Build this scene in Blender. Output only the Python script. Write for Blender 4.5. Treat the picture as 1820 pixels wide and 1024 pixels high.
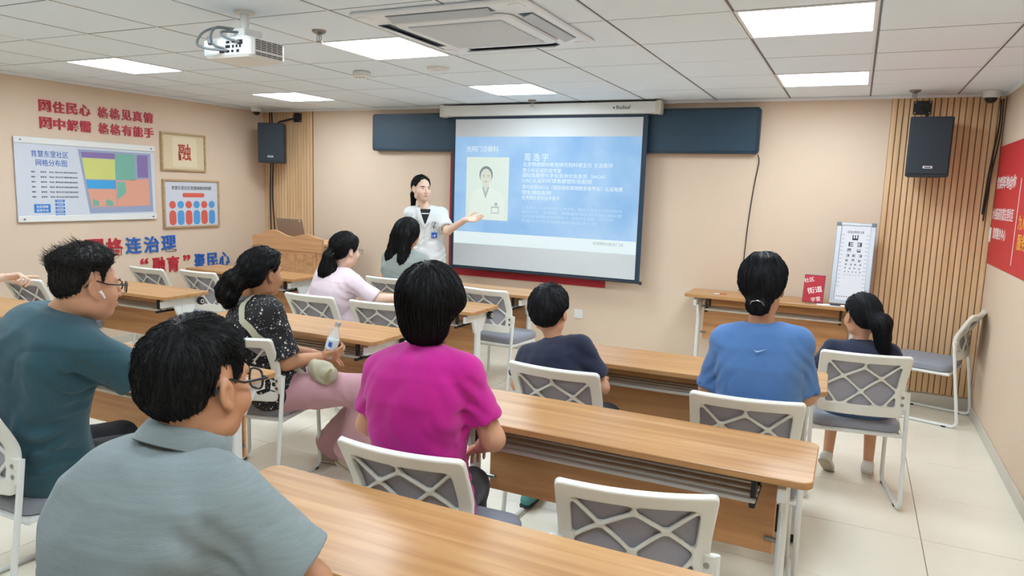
import bpy, math, random
import numpy as np
from mathutils import Vector, Matrix

random.seed(7)
RNG = np.random.default_rng(11)
SC = bpy.context.scene
COL = SC.collection
for _o in list(bpy.data.objects):
    bpy.data.objects.remove(_o, do_unlink=True)

# ------------------------------------------------------------------ camera
F_PX, YAW, PITCH, ROLL = 1266.066, 0.444605, -0.137793, 0.0327348
CAM = Vector((1.1862, -4.6433, 1.6238))
def camera_axes():
    cy, sy, cp, sp, cr, sr = (math.cos(YAW), math.sin(YAW), math.cos(PITCH), math.sin(PITCH), math.cos(ROLL), math.sin(ROLL))
    f = Vector((-sy*cp, cy*cp, sp)); r0 = Vector((cy, sy, 0)); u0 = r0.cross(f)
    return cr*r0 + sr*u0, -sr*r0 + cr*u0, f
_r, _u, _f = camera_axes()
cam_data = bpy.data.cameras.new('camera')
cam_data.sensor_fit = 'HORIZONTAL'; cam_data.sensor_width = 36.0
cam_data.lens = F_PX/1820*36.0
cam_data.clip_start = 0.05; cam_data.clip_end = 60
cam = bpy.data.objects.new('camera', cam_data); COL.objects.link(cam)
cam.matrix_world = Matrix(((_r.x, _u.x, -_f.x, CAM.x), (_r.y, _u.y, -_f.y, CAM.y), (_r.z, _u.z, -_f.z, CAM.z), (0, 0, 0, 1)))
SC.camera = cam

# ------------------------------------------------------------------ world, exposure
world = bpy.data.worlds.new('world'); SC.world = world
world.use_nodes = True
world.node_tree.nodes['Background'].inputs[0].default_value = (0.9, 0.93, 1.0, 1)
world.node_tree.nodes['Background'].inputs[1].default_value = 0.05
SC.view_settings.view_transform = 'Standard'
SC.view_settings.look = 'None'
SC.view_settings.gamma = 1.0
SC.view_settings.use_curve_mapping = False
SC.view_settings.exposure = 0.0
LIGHT_STRENGTH = 25.5          # ceiling panels
SLIDE_STRENGTH = 1.0

# room numbers (metres): floor z = 0, +y towards the screen wall
XL, XR, YF, YB, ZC = -5.22, 2.12, 1.86, -7.8, 2.45

# ------------------------------------------------------------------ materials
def srgb(r, g, b):
    def c(v):
        v /= 255.0
        return v/12.92 if v <= 0.04045 else ((v+0.055)/1.055)**2.4
    return (c(r), c(g), c(b), 1.0)
MATS = {}
def nodes_of(name):
    m = bpy.data.materials.new(name); m.use_nodes = True
    nt = m.node_tree; b = nt.nodes['Principled BSDF']
    return m, nt, b
def setin(b, **k):
    for n, v in k.items():
        b.inputs[n.replace('_', ' ')].default_value = v
def mat(name, col, rough=0.5, metal=0.0, noise=0.0, nscale=6.0, bump=0.0, bscale=60.0, spec=0.5, sheen=0.0, sub=0.0, stretch=(1, 1, 1), trans=0.0, coat=0.0):
    """plain procedural material: base colour with a soft noise variation and fine bump"""
    if name in MATS: return MATS[name]
    m, nt, b = nodes_of(name)
    setin(b, Base_Color=col, Roughness=rough, Metallic=metal)
    b.inputs['Specular IOR Level'].default_value = spec
    if sheen: b.inputs['Sheen Weight'].default_value = sheen; b.inputs['Sheen Roughness'].default_value = 0.6
    if sub:
        b.inputs['Subsurface Weight'].default_value = sub; b.inputs['Subsurface Radius'].default_value = (0.012, 0.005, 0.003)
        b.inputs['Subsurface Scale'].default_value = 1.0
    if trans: b.inputs['Transmission Weight'].default_value = trans
    if coat: b.inputs['Coat Weight'].default_value = coat
    tc = nt.nodes.new('ShaderNodeTexCoord'); mp = nt.nodes.new('ShaderNodeMapping')
    mp.inputs['Scale'].default_value = stretch
    nt.links.new(tc.outputs['Object'], mp.inputs['Vector'])
    if noise:
        n = nt.nodes.new('ShaderNodeTexNoise'); n.inputs['Scale'].default_value = nscale; n.inputs['Detail'].default_value = 4
        nt.links.new(mp.outputs[0], n.inputs['Vector'])
        mx = nt.nodes.new('ShaderNodeMix'); mx.data_type = 'RGBA'
        mx.inputs['A'].default_value = tuple(c*(1-noise) for c in col[:3])+(1,)
        mx.inputs['B'].default_value = tuple(min(1, c*(1+noise)) for c in col[:3])+(1,)
        nt.links.new(n.outputs['Fac'], mx.inputs['Factor']); nt.links.new(mx.outputs['Result'], b.inputs['Base Color'])
    if bump:
        n2 = nt.nodes.new('ShaderNodeTexNoise'); n2.inputs['Scale'].default_value = bscale; n2.inputs['Detail'].default_value = 3
        nt.links.new(mp.outputs[0], n2.inputs['Vector'])
        bp = nt.nodes.new('ShaderNodeBump'); bp.inputs['Strength'].default_value = bump; bp.inputs['Distance'].default_value = 0.004
        nt.links.new(n2.outputs['Fac'], bp.inputs['Height']); nt.links.new(bp.outputs[0], b.inputs['Normal'])
    MATS[name] = m
    return m
def wood(name, c1, c2, c3, rough=0.35, axis=0, grain=1.0):
    if name in MATS: return MATS[name]
    m, nt, b = nodes_of(name)
    tc = nt.nodes.new('ShaderNodeTexCoord'); mp = nt.nodes.new('ShaderNodeMapping'); oi = nt.nodes.new('ShaderNodeObjectInfo')
    s = [26.0*grain]*3; s[axis] = 1.3*grain
    mp.inputs['Scale'].default_value = s
    ad = nt.nodes.new('ShaderNodeVectorMath'); ad.operation = 'MULTIPLY_ADD'
    cb = nt.nodes.new('ShaderNodeCombineXYZ')
    for i in range(3): nt.links.new(oi.outputs['Random'], cb.inputs[i])
    nt.links.new(cb.outputs[0], ad.inputs[0]); ad.inputs[1].default_value = (7.3, 3.1, 5.7)
    nt.links.new(tc.outputs['Object'], ad.inputs[2]); nt.links.new(ad.outputs[0], mp.inputs['Vector'])
    n = nt.nodes.new('ShaderNodeTexNoise'); n.inputs['Scale'].default_value = 1.0; n.inputs['Detail'].default_value = 6; n.inputs['Distortion'].default_value = 0.6
    nt.links.new(mp.outputs[0], n.inputs['Vector'])
    r = nt.nodes.new('ShaderNodeValToRGB')
    r.color_ramp.elements[0].position = 0.28; r.color_ramp.elements[0].color = c1
    r.color_ramp.elements[1].position = 0.72; r.color_ramp.elements[1].color = c3
    e = r.color_ramp.elements.new(0.5); e.color = c2
    nt.links.new(n.outputs['Fac'], r.inputs[0]); nt.links.new(r.outputs[0], b.inputs['Base Color'])
    bp = nt.nodes.new('ShaderNodeBump'); bp.inputs['Strength'].default_value = 0.05; bp.inputs['Distance'].default_value = 0.002
    nt.links.new(n.outputs['Fac'], bp.inputs['Height']); nt.links.new(bp.outputs[0], b.inputs['Normal'])
    setin(b, Roughness=rough)
    MATS[name] = m
    return m
def emit(name, col, strength):
    if name in MATS: return MATS[name]
    m, nt, b = nodes_of(name)
    setin(b, Base_Color=(0.8, 0.8, 0.8, 1), Roughness=0.6)
    b.inputs['Emission Color'].default_value = col; b.inputs['Emission Strength'].default_value = strength
    MATS[name] = m
    return m
def glass(name, tint=(1, 1, 1, 1), rough=0.02, alpha=0.25):
    if name in MATS: return MATS[name]
    m, nt, b = nodes_of(name)
    setin(b, Base_Color=tint, Roughness=rough, Alpha=alpha)
    b.inputs['Specular IOR Level'].default_value = 0.8
    MATS[name] = m
    return m

M_WALL = mat('wall_paint', srgb(218, 195, 171), 0.75, noise=0.03, nscale=1.5, bump=0.05, bscale=250)
M_CEIL = mat('ceiling_tile_mineral', srgb(234, 245, 255), 0.85, noise=0.015, nscale=2, bump=0.12, bscale=300)
M_TBAR = mat('ceiling_grid_metal', srgb(240, 243, 246), 0.5)
M_GAP = mat('ceiling_gap_shade', srgb(120, 122, 126), 0.9)  # grey of the backing and of the strips that stand for gap shade
M_FLOOR = mat('floor_tile_porcelain', srgb(240, 232, 214), 0.22, noise=0.05, nscale=3, spec=0.5)
M_GROUT = mat('floor_grout', srgb(140, 130, 114), 0.9)
M_BASE = mat('baseboard_stone', srgb(205, 198, 184), 0.35, noise=0.05)
M_WOOD = wood('desk_wood', srgb(162, 114, 66), srgb(184, 136, 86), srgb(200, 155, 106), 0.33)
M_WOOD_V = wood('panel_wood', srgb(184, 128, 80), srgb(206, 150, 98), srgb(218, 166, 114), 0.45)
M_EDGE = wood('desk_edge_wood', srgb(178, 126, 80), srgb(190, 140, 92), srgb(200, 150, 104), 0.4)
M_SLAT = wood('slat_wood', srgb(206, 166, 122), srgb(218, 180, 136), srgb(228, 192, 150), 0.55, axis=2)
M_SLATBACK = mat('slat_backing', srgb(134, 98, 66), 0.8)
M_LECTERN = wood('lectern_wood', srgb(190, 140, 94), srgb(206, 158, 112), srgb(216, 172, 128), 0.4)
M_WHITE = mat('white_powder_coat', srgb(226, 226, 222), 0.35)
M_PLASTIC = mat('white_plastic', srgb(226, 224, 214), 0.42, noise=0.02)
M_MESH = mat('grey_back_mesh', srgb(162, 160, 168), 0.8, noise=0.06, nscale=40, bump=0.5, bscale=700)
M_SEAT = mat('grey_seat_fabric', srgb(142, 144, 154), 0.9, noise=0.08, nscale=60, bump=0.4, bscale=500, sheen=0.2)
M_ALU = mat('rack_aluminium', srgb(196, 192, 182), 0.35, metal=0.35)
M_BLACK = mat('black_plastic', srgb(24, 24, 26), 0.45)
M_STEEL = mat('bolt_steel', srgb(150, 148, 142), 0.3, metal=0.9)
M_NAVY = mat('led_strip_face', srgb(36, 62, 80), 0.5, noise=0.05, nscale=3)
M_NAVYF = mat('led_strip_frame', srgb(26, 48, 62), 0.4)
M_SPK = mat('speaker_cabinet', srgb(38, 48, 56), 0.6, bump=0.2, bscale=400)
M_SCREENB = mat('screen_border', srgb(28, 52, 72), 0.6)
M_SCREEN = mat('screen_fabric', srgb(205, 208, 208), 0.8)
M_RED = mat('red_banner', srgb(196, 44, 48), 0.55, noise=0.06, nscale=4)
M_REDV = mat('red_velvet_board', srgb(176, 30, 46), 0.6)
M_PRINTW = mat('print_white', srgb(244, 240, 236), 0.6)
M_PRINTY = mat('print_yellow', srgb(236, 190, 60), 0.6)
M_LETR = mat('letter_red', srgb(188, 42, 58), 0.4)
M_LETB = mat('letter_blue', srgb(44, 98, 178), 0.4)
M_INK = mat('print_ink', srgb(40, 44, 52), 0.6)
M_CABLE = mat('cable_black', srgb(30, 30, 32), 0.5)

# ------------------------------------------------------------------ objects and tags
def tag(o, label=None, cat=None, group=None, kind=None):
    if label: o['label'] = label
    if cat: o['category'] = cat
    if group: o['group'] = group
    if kind: o['kind'] = kind
    return o
def empty(name, loc=(0, 0, 0), rz=0.0, label=None, cat=None, group=None):
    o = bpy.data.objects.new(name, None); COL.objects.link(o)
    o.location = loc; o.rotation_euler = (0, 0, rz); o.empty_display_size = 0.1
    return tag(o, label, cat, group)
def link(name, me, parent=None, loc=None, rot=None):
    o = bpy.data.objects.new(name, me); COL.objects.link(o)
    if parent is not None: o.parent = parent
    if loc is not None: o.location = loc
    if rot is not None: o.rotation_euler = rot
    return o
def copy_tree(o, parent=None):
    c = o.copy(); COL.objects.link(c); c.parent = parent
    for ch in o.children: copy_tree(ch, c)
    return c

class MB:
    """collects shapes, then becomes one mesh object"""
    def __init__(s): s.v = []; s.f = []
    def add(s, vs, fs):
        n = len(s.v); s.v += [tuple(map(float, p)) for p in vs]; s.f += [tuple(n+i for i in q) for q in fs]; return s
    def box(s, c, d, bev=0.0, rot=None):
        hx, hy, hz = d[0]/2, d[1]/2, d[2]/2
        vs, fs = [], []
        if bev <= 0:
            vs = [(x, y, z) for x in (-hx, hx) for y in (-hy, hy) for z in (-hz, hz)]
            fs = [(0, 1, 3, 2), (4, 6, 7, 5), (0, 4, 5, 1), (2, 3, 7, 6), (0, 2, 6, 4), (1, 5, 7, 3)]
        else:
            b = min(bev, hx*.95, hy*.95, hz*.95); idx = {}
            for sx in (-1, 1):
                for sy in (-1, 1):
                    for sz in (-1, 1):
                        for ax in range(3):
                            p = [sx*(hx-b), sy*(hy-b), sz*(hz-b)]; p[ax] = (sx*hx, sy*hy, sz*hz)[ax]
                            idx[(sx, sy, sz, ax)] = len(vs); vs.append(tuple(p))
            for ax in range(3):
                o1, o2 = (ax+1) % 3, (ax+2) % 3
                for sg in (-1, 1):
                    q = []
                    for a, c2 in ((-1, -1), (1, -1), (1, 1), (-1, 1)):
                        k = [0, 0, 0]; k[ax] = sg; k[o1] = a; k[o2] = c2; q.append(idx[(*k, ax)])
                    fs.append(tuple(q if sg > 0 else q[::-1]))
                for a in (-1, 1):
                    for c2 in (-1, 1):
                        q = []
                        for sg, wh in ((-1, o1), (1, o1), (1, o2), (-1, o2)):
                            k = [0, 0, 0]; k[ax] = sg; k[o1] = a; k[o2] = c2; q.append(idx[(*k, wh)])
                        fs.append(tuple(q if a*c2 > 0 else q[::-1]))
            for sx in (-1, 1):
                for sy in (-1, 1):
                    for sz in (-1, 1):
                        q = [idx[(sx, sy, sz, a)] for a in range(3)]
                        fs.append(tuple(q if sx*sy*sz > 0 else q[::-1]))
        if rot is not None:
            R = Matrix.Rotation(rot[1], 3, rot[0]) if isinstance(rot, tuple) else rot
            vs = [tuple(R @ Vector(p)) for p in vs]
        return s.add([(p[0]+c[0], p[1]+c[1], p[2]+c[2]) for p in vs], fs)
    def prism(s, poly, z0, z1, fn=None):
        """poly (x, y) counter-clockwise, extruded in z; fn maps (x, y, z)"""
        n = len(poly); fn = fn or (lambda x, y, z: (x, y, z))
        vs = [fn(x, y, z0) for x, y in poly]+[fn(x, y, z1) for x, y in poly]
        fs = [tuple(range(n-1, -1, -1)), tuple(range(n, 2*n))]+[(i, (i+1) % n, n+(i+1) % n, n+i) for i in range(n)]
        return s.add(vs, fs)
    def slab(s, poly, z0, z1, b, fn=None):
        """prism with chamfered top and bottom rims"""
        n = len(poly); fn = fn or (lambda x, y, z: (x, y, z))
        P = np.array(poly, float); nx = np.roll(P, -1, 0)-P; pv = P-np.roll(P, 1, 0)
        nn = nx/np.linalg.norm(nx, axis=1)[:, None]+pv/np.linalg.norm(pv, axis=1)[:, None]
        nn = np.c_[nn[:, 1], -nn[:, 0]]; nn /= np.linalg.norm(nn, axis=1)[:, None]
        I = P-nn*b
        rings = [(I, z0), (P, z0+b), (P, z1-b), (I, z1)]
        vs = [fn(x, y, z) for R_, z in rings for x, y in R_]
        fs = [tuple(range(n-1, -1, -1)), tuple(range(3*n, 4*n))]
        for k in range(3):
            fs += [(k*n+i, k*n+(i+1) % n, (k+1)*n+(i+1) % n, (k+1)*n+i) for i in range(n)]
        return s.add(vs, fs)
    def tube(s, pts, r, n=8, closed=False):
        P = [Vector(p) for p in pts]; m = len(P); rad = r if hasattr(r, '__len__') else [r]*m
        up = None; vs = []; fs = []
        for i in range(m):
            if closed: t = P[(i+1) % m]-P[i-1]
            else: t = P[min(i+1, m-1)]-P[max(i-1, 0)]
            t.normalize()
            if up is None:
                up = Vector((0, 0, 1)) if abs(t.z) < .9 else Vector((1, 0, 0))
            a = (up-t*up.dot(t)).normalized(); up = a; b2 = t.cross(a)
            for k in range(n):
                th = 2*math.pi*k/n
                vs.append(P[i]+(a*math.cos(th)+b2*math.sin(th))*rad[i])
        for i in range(m if closed else m-1):
            j = (i+1) % m
            for k in range(n):
                k2 = (k+1) % n; fs.append((i*n+k, i*n+k2, j*n+k2, j*n+k))
        if not closed:
            fs.append(tuple(range(n-1, -1, -1))); fs.append(tuple((m-1)*n+k for k in range(n)))
        return s.add(vs, fs)
    def lathe(s, prof, c=(0, 0, 0), axis='z', n=20):
        """prof: (radius, height) from bottom to top"""
        vs = []; fs = []; m = len(prof)
        for r, h in prof:
            for k in range(n):
                th = 2*math.pi*k/n; x, y = r*math.cos(th), r*math.sin(th)
                p = {'z': (x, y, h), 'x': (h, x, y), 'y': (y, h, x)}[axis]
                vs.append((p[0]+c[0], p[1]+c[1], p[2]+c[2]))
        for i in range(m-1):
            for k in range(n):
                k2 = (k+1) % n; fs.append((i*n+k, i*n+k2, (i+1)*n+k2, (i+1)*n+k))
        fs.append(tuple(range(n-1, -1, -1))); fs.append(tuple((m-1)*n+k for k in range(n)))
        return s.add(vs, fs)
    def mesh(s, name, m=None, smooth=40):
        me = bpy.data.meshes.new(name); me.from_pydata(s.v, [], s.f); me.update()
        if smooth:
            me.polygons.foreach_set('use_smooth', [True]*len(me.polygons))
            me.set_sharp_from_angle(angle=math.radians(smooth))
        if m is not None: me.materials.append(m)
        return me
    def build(s, name, m, parent=None, loc=None, rot=None, smooth=40):
        return link(name, s.mesh(name, m, smooth), parent, loc, rot)
def rrect(w, d, r, n=5, cx=0, cy=0):
    out = []
    for sx, sy, a0 in ((1, 1, 0), (-1, 1, 90), (-1, -1, 180), (1, -1, 270)):
        for k in range(n+1):
            a = math.radians(a0+90*k/n)
            out.append((cx+sx*(w/2-r)+r*math.cos(a), cy+sy*(d/2-r)+r*math.sin(a)))
    return out
def fillet(pts, rad, n=5, closed=False):
    P = [Vector(p) for p in pts]; out = []
    for i, p in enumerate(P):
        if not closed and i in (0, len(P)-1): out.append(p); continue
        a = (P[i-1]-p); b = (P[(i+1) % len(P)]-p); r = min(rad, a.length*.49, b.length*.49)
        a.normalize(); b.normalize(); p0 = p+a*r; p1 = p+b*r
        for k in range(n+1):
            t = k/n; out.append(p0*(1-t)**2+p*2*t*(1-t)+p1*t*t)
    return out

# ------------------------------------------------------------------ lettering (Blender's built-in font stack)
TEXT = {}
def need_text(*strings):
    for s_ in strings: TEXT.setdefault(s_, None)
def bake_text(extrude=0.06):
    tmp = []
    for s_ in TEXT:
        cu = bpy.data.curves.new('lettering', 'FONT'); cu.body = s_; cu.size = 1.0; cu.resolution_u = 3
        cu.extrude = extrude; cu.offset = 0.018 if len(s_) == 1 else 0.003
        o = bpy.data.objects.new('lettering', cu); COL.objects.link(o); tmp.append((s_, o, cu))
    dg = bpy.context.evaluated_depsgraph_get(); dg.update()
    for s_, o, cu in tmp:
        me = bpy.data.meshes.new_from_object(o.evaluated_get(dg))
        n = len(me.vertices); co = np.zeros(n*3, np.float32); me.vertices.foreach_get('co', co); co = co.reshape(-1, 3)
        lo, hi = co.min(0), co.max(0); co = (co-(lo+hi)/2); co[:, 0] /= hi[0]-lo[0]; co[:, 1] /= hi[1]-lo[1]; co[:, 2] = co[:, 2]/max(1e-6, hi[2]-lo[2])+0.5
        TEXT[s_] = (co, [tuple(p.vertices) for p in me.polygons], (hi[0]-lo[0])/(hi[1]-lo[1]))
        bpy.data.objects.remove(o, do_unlink=True); bpy.data.curves.remove(cu); bpy.data.meshes.remove(me)
def text_into(mb, s_, u, v, w, h, frame, depth=0.001):
    """frame(u, v, d) -> local point: u to the reader's right, v up, d out of the surface"""
    co, fs, _ = TEXT[s_]
    w = w or h*TEXT[s_][2]
    mb.add([frame(u+c[0]*w, v+c[1]*h, c[2]*depth) for c in co.tolist()], fs)

# ================================================================== THE SETTING
def struct(o): return tag(o, kind='structure')
def wallbox(name, c, d, m, label):
    o = MB().box((0, 0, 0), d).build(name, m, loc=c, smooth=0)
    return tag(struct(o), label, 'wall' if 'wall' in name else None)
W2 = (XL+XR)/2; H2 = (YF+YB)/2
wall_front = wallbox('wall_front', (W2, YF+.06, ZC/2), (XR-XL+.24, .12, ZC+.2), M_WALL, 'cream painted wall behind the projection screen')
wall_left = wallbox('wall_left', (XL-.06, H2, ZC/2), (.12, YF-YB, ZC+.2), M_WALL, 'cream painted wall with raised slogans and boards')
wall_right = wallbox('wall_right', (XR+.06, H2, ZC/2), (.12, YF-YB, ZC+.2), M_WALL, 'cream painted wall with the red banner')
wall_back = wallbox('wall_back', (W2, YB-.06, ZC/2), (XR-XL+.24, .12, ZC+.2), M_WALL, 'cream painted rear wall behind the seats')

# floor: grout bed with 0.6 m tiles standing proud
floor = MB().box((W2, H2, -.06), (XR-XL+.2, YF-YB+.2, .112)).build('floor', M_GROUT, smooth=0)
tag(struct(floor), 'beige polished porcelain tile floor', 'floor')
FT = .6
tile_cache = {}
def tile_mesh(name, w, d, t, m, bev):
    k = (name, round(w, 3), round(d, 3))
    if k not in tile_cache: tile_cache[k] = MB().box((0, 0, 0), (w, d, t), bev).mesh(name, m, 30)
    return tile_cache[k]
def grid_cuts(lo, hi, origin, step):
    a = [lo]; k = math.floor((lo-origin)/step)+1
    while origin+k*step < hi-.02:
        if origin+k*step > lo+.02: a.append(origin+k*step)
        k += 1
    return a+[hi]
gx = grid_cuts(XL, XR, 1.61, FT); gy = grid_cuts(YB, YF, -.214, FT)
for i in range(len(gx)-1):
    for j in range(len(gy)-1):
        w, d = gx[i+1]-gx[i]-.004, gy[j+1]-gy[j]-.004
        if gy[j+1] < -4.9: continue
        link('floor_tile', tile_mesh('floor_tile', w, d, .01, M_FLOOR, .001), floor, ((gx[i]+gx[i+1])/2, (gy[j]+gy[j+1])/2, -.005))
back_floor = MB().box((W2, (YB-4.9)/2, -.0055), (XR-XL, abs(YB+4.9), .01)).build('floor_tile', M_FLOOR, floor, smooth=0)

# ceiling: backing, mineral tiles, grid bars, grey strips standing for shade in the gaps
LIGHTS = [(i, j) for i in (-7, -3, 1) for j in (-2, 1)]
BACK_LIGHTS = [(i, j) for i in (-7, -3, 1) for j in (-5, -8)]
ceiling = MB().box((W2, H2, ZC+.06), (XR-XL+.2, YF-YB+.2, .06)).build('ceiling', M_GAP, smooth=0)
tag(struct(ceiling), 'white suspended ceiling of square mineral tiles', 'ceiling')
cx_ = grid_cuts(XL, XR, 0, .6); cy_ = grid_cuts(YB, YF, 0, .6)
for i in range(len(cx_)-1):
    for j in range(len(cy_)-1):
        key = (round((cx_[i])/.6), round((cy_[j])/.6))
        w, d = cx_[i+1]-cx_[i], cy_[j+1]-cy_[j]
        if w > .55 and d > .55 and key in LIGHTS+BACK_LIGHTS: continue
        link('ceiling_tile', tile_mesh('ceiling_tile', w-.020, d-.011, .018, M_CEIL, .003), ceiling, ((cx_[i]+cx_[i+1])/2, (cy_[j]+cy_[j+1])/2, ZC+.009+random.uniform(0, .0015)))
for x in cx_[1:-1]:
    MB().box((0, 0, 0), (.010, YF-YB, .006)).build('grid_bar_or_shade', M_GAP, ceiling, (x+.004, H2, ZC+.0045), smooth=0)  # grey strip put in as the shade line beside the bar
    MB().box((0, 0, 0), (.009, YF-YB, .012), .002).build('grid_bar_or_shade', M_TBAR, ceiling, (x-.006, H2, ZC+.0055))
for y in cy_[1:-1]:
    MB().box((0, 0, 0), (XR-XL, .012, .006)).build('grid_bar_or_shade', M_GAP, ceiling, (W2, y, ZC+.0055), smooth=0)  # no bar here: grey strip put in as shade between tile rows
trim_c = MB().box((W2, YF-.012, ZC-.012), (XR-XL, .022, .022)).box((XR-.012, H2, ZC-.012), (.022, YF-YB, .022)).box((XL+.012, H2, ZC-.012), (.022, YF-YB, .022)).build('trim_1', M_TBAR, smooth=0)
tag(struct(trim_c), 'thin white angle trim around the ceiling edge', 'trim')

# baseboards
bb = MB().box((W2, YF-.006, .05), (XR-XL, .012, .10), .003).build('baseboard_front', M_BASE); tag(struct(bb), 'pale stone baseboard along the screen wall', 'baseboard')
bb = MB().box((XR-.006, H2, .04), (.012, YF-YB, .08), .003).build('baseboard_right', M_BASE); tag(struct(bb), 'pale stone baseboard under the red banner wall', 'baseboard')
bb = MB().box((XL+.006, H2, .04), (.012, YF-YB, .08), .003).build('baseboard_left', M_BASE); tag(struct(bb), 'pale stone baseboard under the slogan wall', 'baseboard')

# slatted wood panels in the two front corners
def slat_panel(name, x0, x1, z0, z1, label):
    base = MB().box(((x0+x1)/2, YF-.005, (z0+z1)/2), (x1-x0, .01, z1-z0)).build(name, M_SLATBACK, smooth=0)
    tag(struct(base), label, 'wall panel')
    n = round((x1-x0)/.042); p = (x1-x0)/n
    me = MB().box((0, 0, 0), (p-.006, .011, z1-z0), .003).mesh('slat', M_SLAT, 30)
    for k in range(n): link('slat', me, base, (x0+p*(k+.5), YF-.016, (z0+z1)/2))
slat_panel('trim_2', 1.365, XR-.001, .11, 2.437, 'vertical wood slat panel behind the eye chart and speaker')
slat_panel('trim_3', XL+.001, -4.495, .11, 2.437, 'vertical wood slat panel behind the lectern')

# ceiling light panels
M_LAMP = emit('lamp_diffuser', (.775, .90, 1.0, 1), LIGHT_STRENGTH)
M_LAMPF = mat('lamp_frame', srgb(232, 234, 236), .4)
lamp_names = {(-7, -2): 'square ceiling light panel above the slogan wall boards', (-7, 1): 'square ceiling light panel nearest the lectern corner',
              (-3, -2): 'square ceiling light panel between projector and air conditioner', (-3, 1): 'square ceiling light panel just before the screen housing',
              (1, -2): 'nearer square ceiling light panel on the banner side', (1, 1): 'farther square ceiling light panel on the banner side, before the eye chart corner'}
for key in LIGHTS+BACK_LIGHTS:
    i, j = key
    if j == -8 and i == -7: continue
    e = empty('ceiling_light', (.6*i+.3, .6*j+.3, ZC), 0, lamp_names.get(key, 'square ceiling light panel over the %s, %s row from the back' % ({-7: 'slogan wall side', -3: 'middle aisle', 1: 'banner wall side'}[i], {-5: 'third', -8: 'second', -11: 'first'}.get(j, 'front'))), 'ceiling light', 'square light panels in the ceiling')
    fr = MB()
    for sx, sy, w, d in ((0, 1, .592, .02), (0, -1, .592, .02), (1, 0, .02, .552), (-1, 0, .02, .552)):
        fr.box((sx*.286, sy*.286, .006), (w, d, .016), .003)
    fr.build('lamp_frame', M_LAMPF, e)
    MB().box((0, 0, .011), (.554, .554, .008)).build('diffuser', M_LAMP, e, smooth=0)

# ================================================================== LETTERING
RED1, RED2 = '网住民心格格见真情', '网中解需格格有能手'
L3, L4 = '网格连治理', '“融育”聚民心'
need_text(*(RED1+RED2+L3+L4), '融', '育慧东里社区', '网格分布图', '育慧东里社区党建网格结构图', '党群阵地@你', '大屯街道育慧东里社区', '党群服务中心', 'Redleaf', '为人民', '服务',
          '光明门诊眼科', '周 浩 宇', '北京明德眼科教育研究院科普主任 主治医师', '青少年近视防控专家', '国际角膜塑形学会亚洲分会会员（IAOA）', 'CAC认证的环球角膜塑形验配师', '澳大利亚IACLE（国际隐形眼镜教育者学会）认证角膜', '塑形镜验配师', '优秀眼科青年技术骨干',
          '个人简介：从事眼视光工作多年，擅长儿童青少年近视防控', '屈光不正、斜弱视、角膜塑形镜验配及视功能检查', '先后在多家眼科医院进修学习，发表论文多篇，参与科研', '并致力于社区眼健康科普宣讲工作', '光明眼科视光门诊', '标准对数视力表', 'E', '街道', '社区', '学堂', '网格一', '张某某', '电话', '社区网格', '服务平台', '责任区域范围说明')
bake_text()

def WF(u, v, d): return (u, -d, v)      # wall things: local x to the reader's right, local z up, -y out of the wall
def wall_thing(name, side, along, z, label, cat, off=.0):
    loc, rz = {'front': ((along, YF-off, z), 0), 'left': ((XL+off, along, z), math.pi/2), 'right': ((XR-off, along, z), -math.pi/2)}[side]
    return empty(name, loc, rz, label, cat)
def glyphs(parent, items, m, depth, name='character'):
    for s_, u, v, w, h in items:
        mb = MB(); text_into(mb, s_, 0, 0, w, h, WF, depth); mb.build(name, m, parent, WF(u, v, 0), smooth=0)
def slogan(txt, y0, y1, zc, h, mats, label, gap_after=None, gap=.0):
    """raised characters along the left wall between y0 and y1"""
    e = wall_thing('wall_slogan', 'left', (y0+y1)/2, zc, label, 'wall lettering')
    n = len(txt); cell = (y1-y0-gap)/n; u = -(y1-y0)/2
    for k, ch in enumerate(txt):
        w = cell*(.86 if ch not in '“”' else .5); vv = 0; hh = h
        if ch in '“”': hh = h*.35; vv = h*.32
        glyphs(e, [(ch, u+cell/2, vv, w, hh)], mats[k] if isinstance(mats, list) else mats, .012)
        u += cell
        if gap_after == k: u += gap
slogan(RED1, -.775, .35, 2.207, .10, M_LETR, 'upper line of raised red characters above the map board', 3, .055)
slogan(RED2, -.775, .35, 2.062, .10, M_LETR, 'lower line of raised red characters just above the map board', 3, .055)
slogan(L3, -.43, .575, .952, .165, [M_LETR, M_LETR, M_LETB, M_LETB, M_LETB], 'large red and blue slogan line below the map board')
slogan(L4, .10, 1.28, .735, .165, [M_LETR, M_LETR, M_LETR, M_LETR, M_LETB, M_LETB, M_LETB], 'lowest red and blue slogan line with quotation marks')

# map board on the left wall: acrylic sheet, white rails, flat print
M_PRINTBG = mat('board_print', srgb(206, 210, 218), .3, coat=.3)
M_BLUEP = mat('print_blue', srgb(60, 128, 200), .5); M_ORANGEP = mat('print_orange', srgb(220, 158, 134), .5)
M_GREENP = mat('print_green', srgb(116, 174, 154), .5); M_YELLOWP = mat('print_yellowgreen', srgb(204, 206, 118), .5)
M_PURPLEP = mat('print_purple', srgb(130, 108, 160), .5); M_CYANP = mat('print_cyan', srgb(64, 158, 212), .5); M_GREYP = mat('print_grey', srgb(150, 160, 186), .5)
e = wall_thing('map_board', 'left', -.333, 1.57, 'white community map board with a coloured grid map', 'notice board')
MB().box((0, -.012, 0), (1.33, .012, .72), .003).build('sheet', M_PRINTBG, e)
for sg in (-1, 1): MB().box((0, -.022, sg*.335), (1.335, .012, .055), .004).build('rail', M_WHITE, e)
for su in (-1, 1):
    for sv in (-1, 1): MB().lathe([(.008, 0), (.008, .004), (.004, .007)], (0, 0, 0), 'y', 10).build('rail_screw', M_STEEL, e, (su*.62, -.035, sv*.335), (0, 0, 0))
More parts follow.
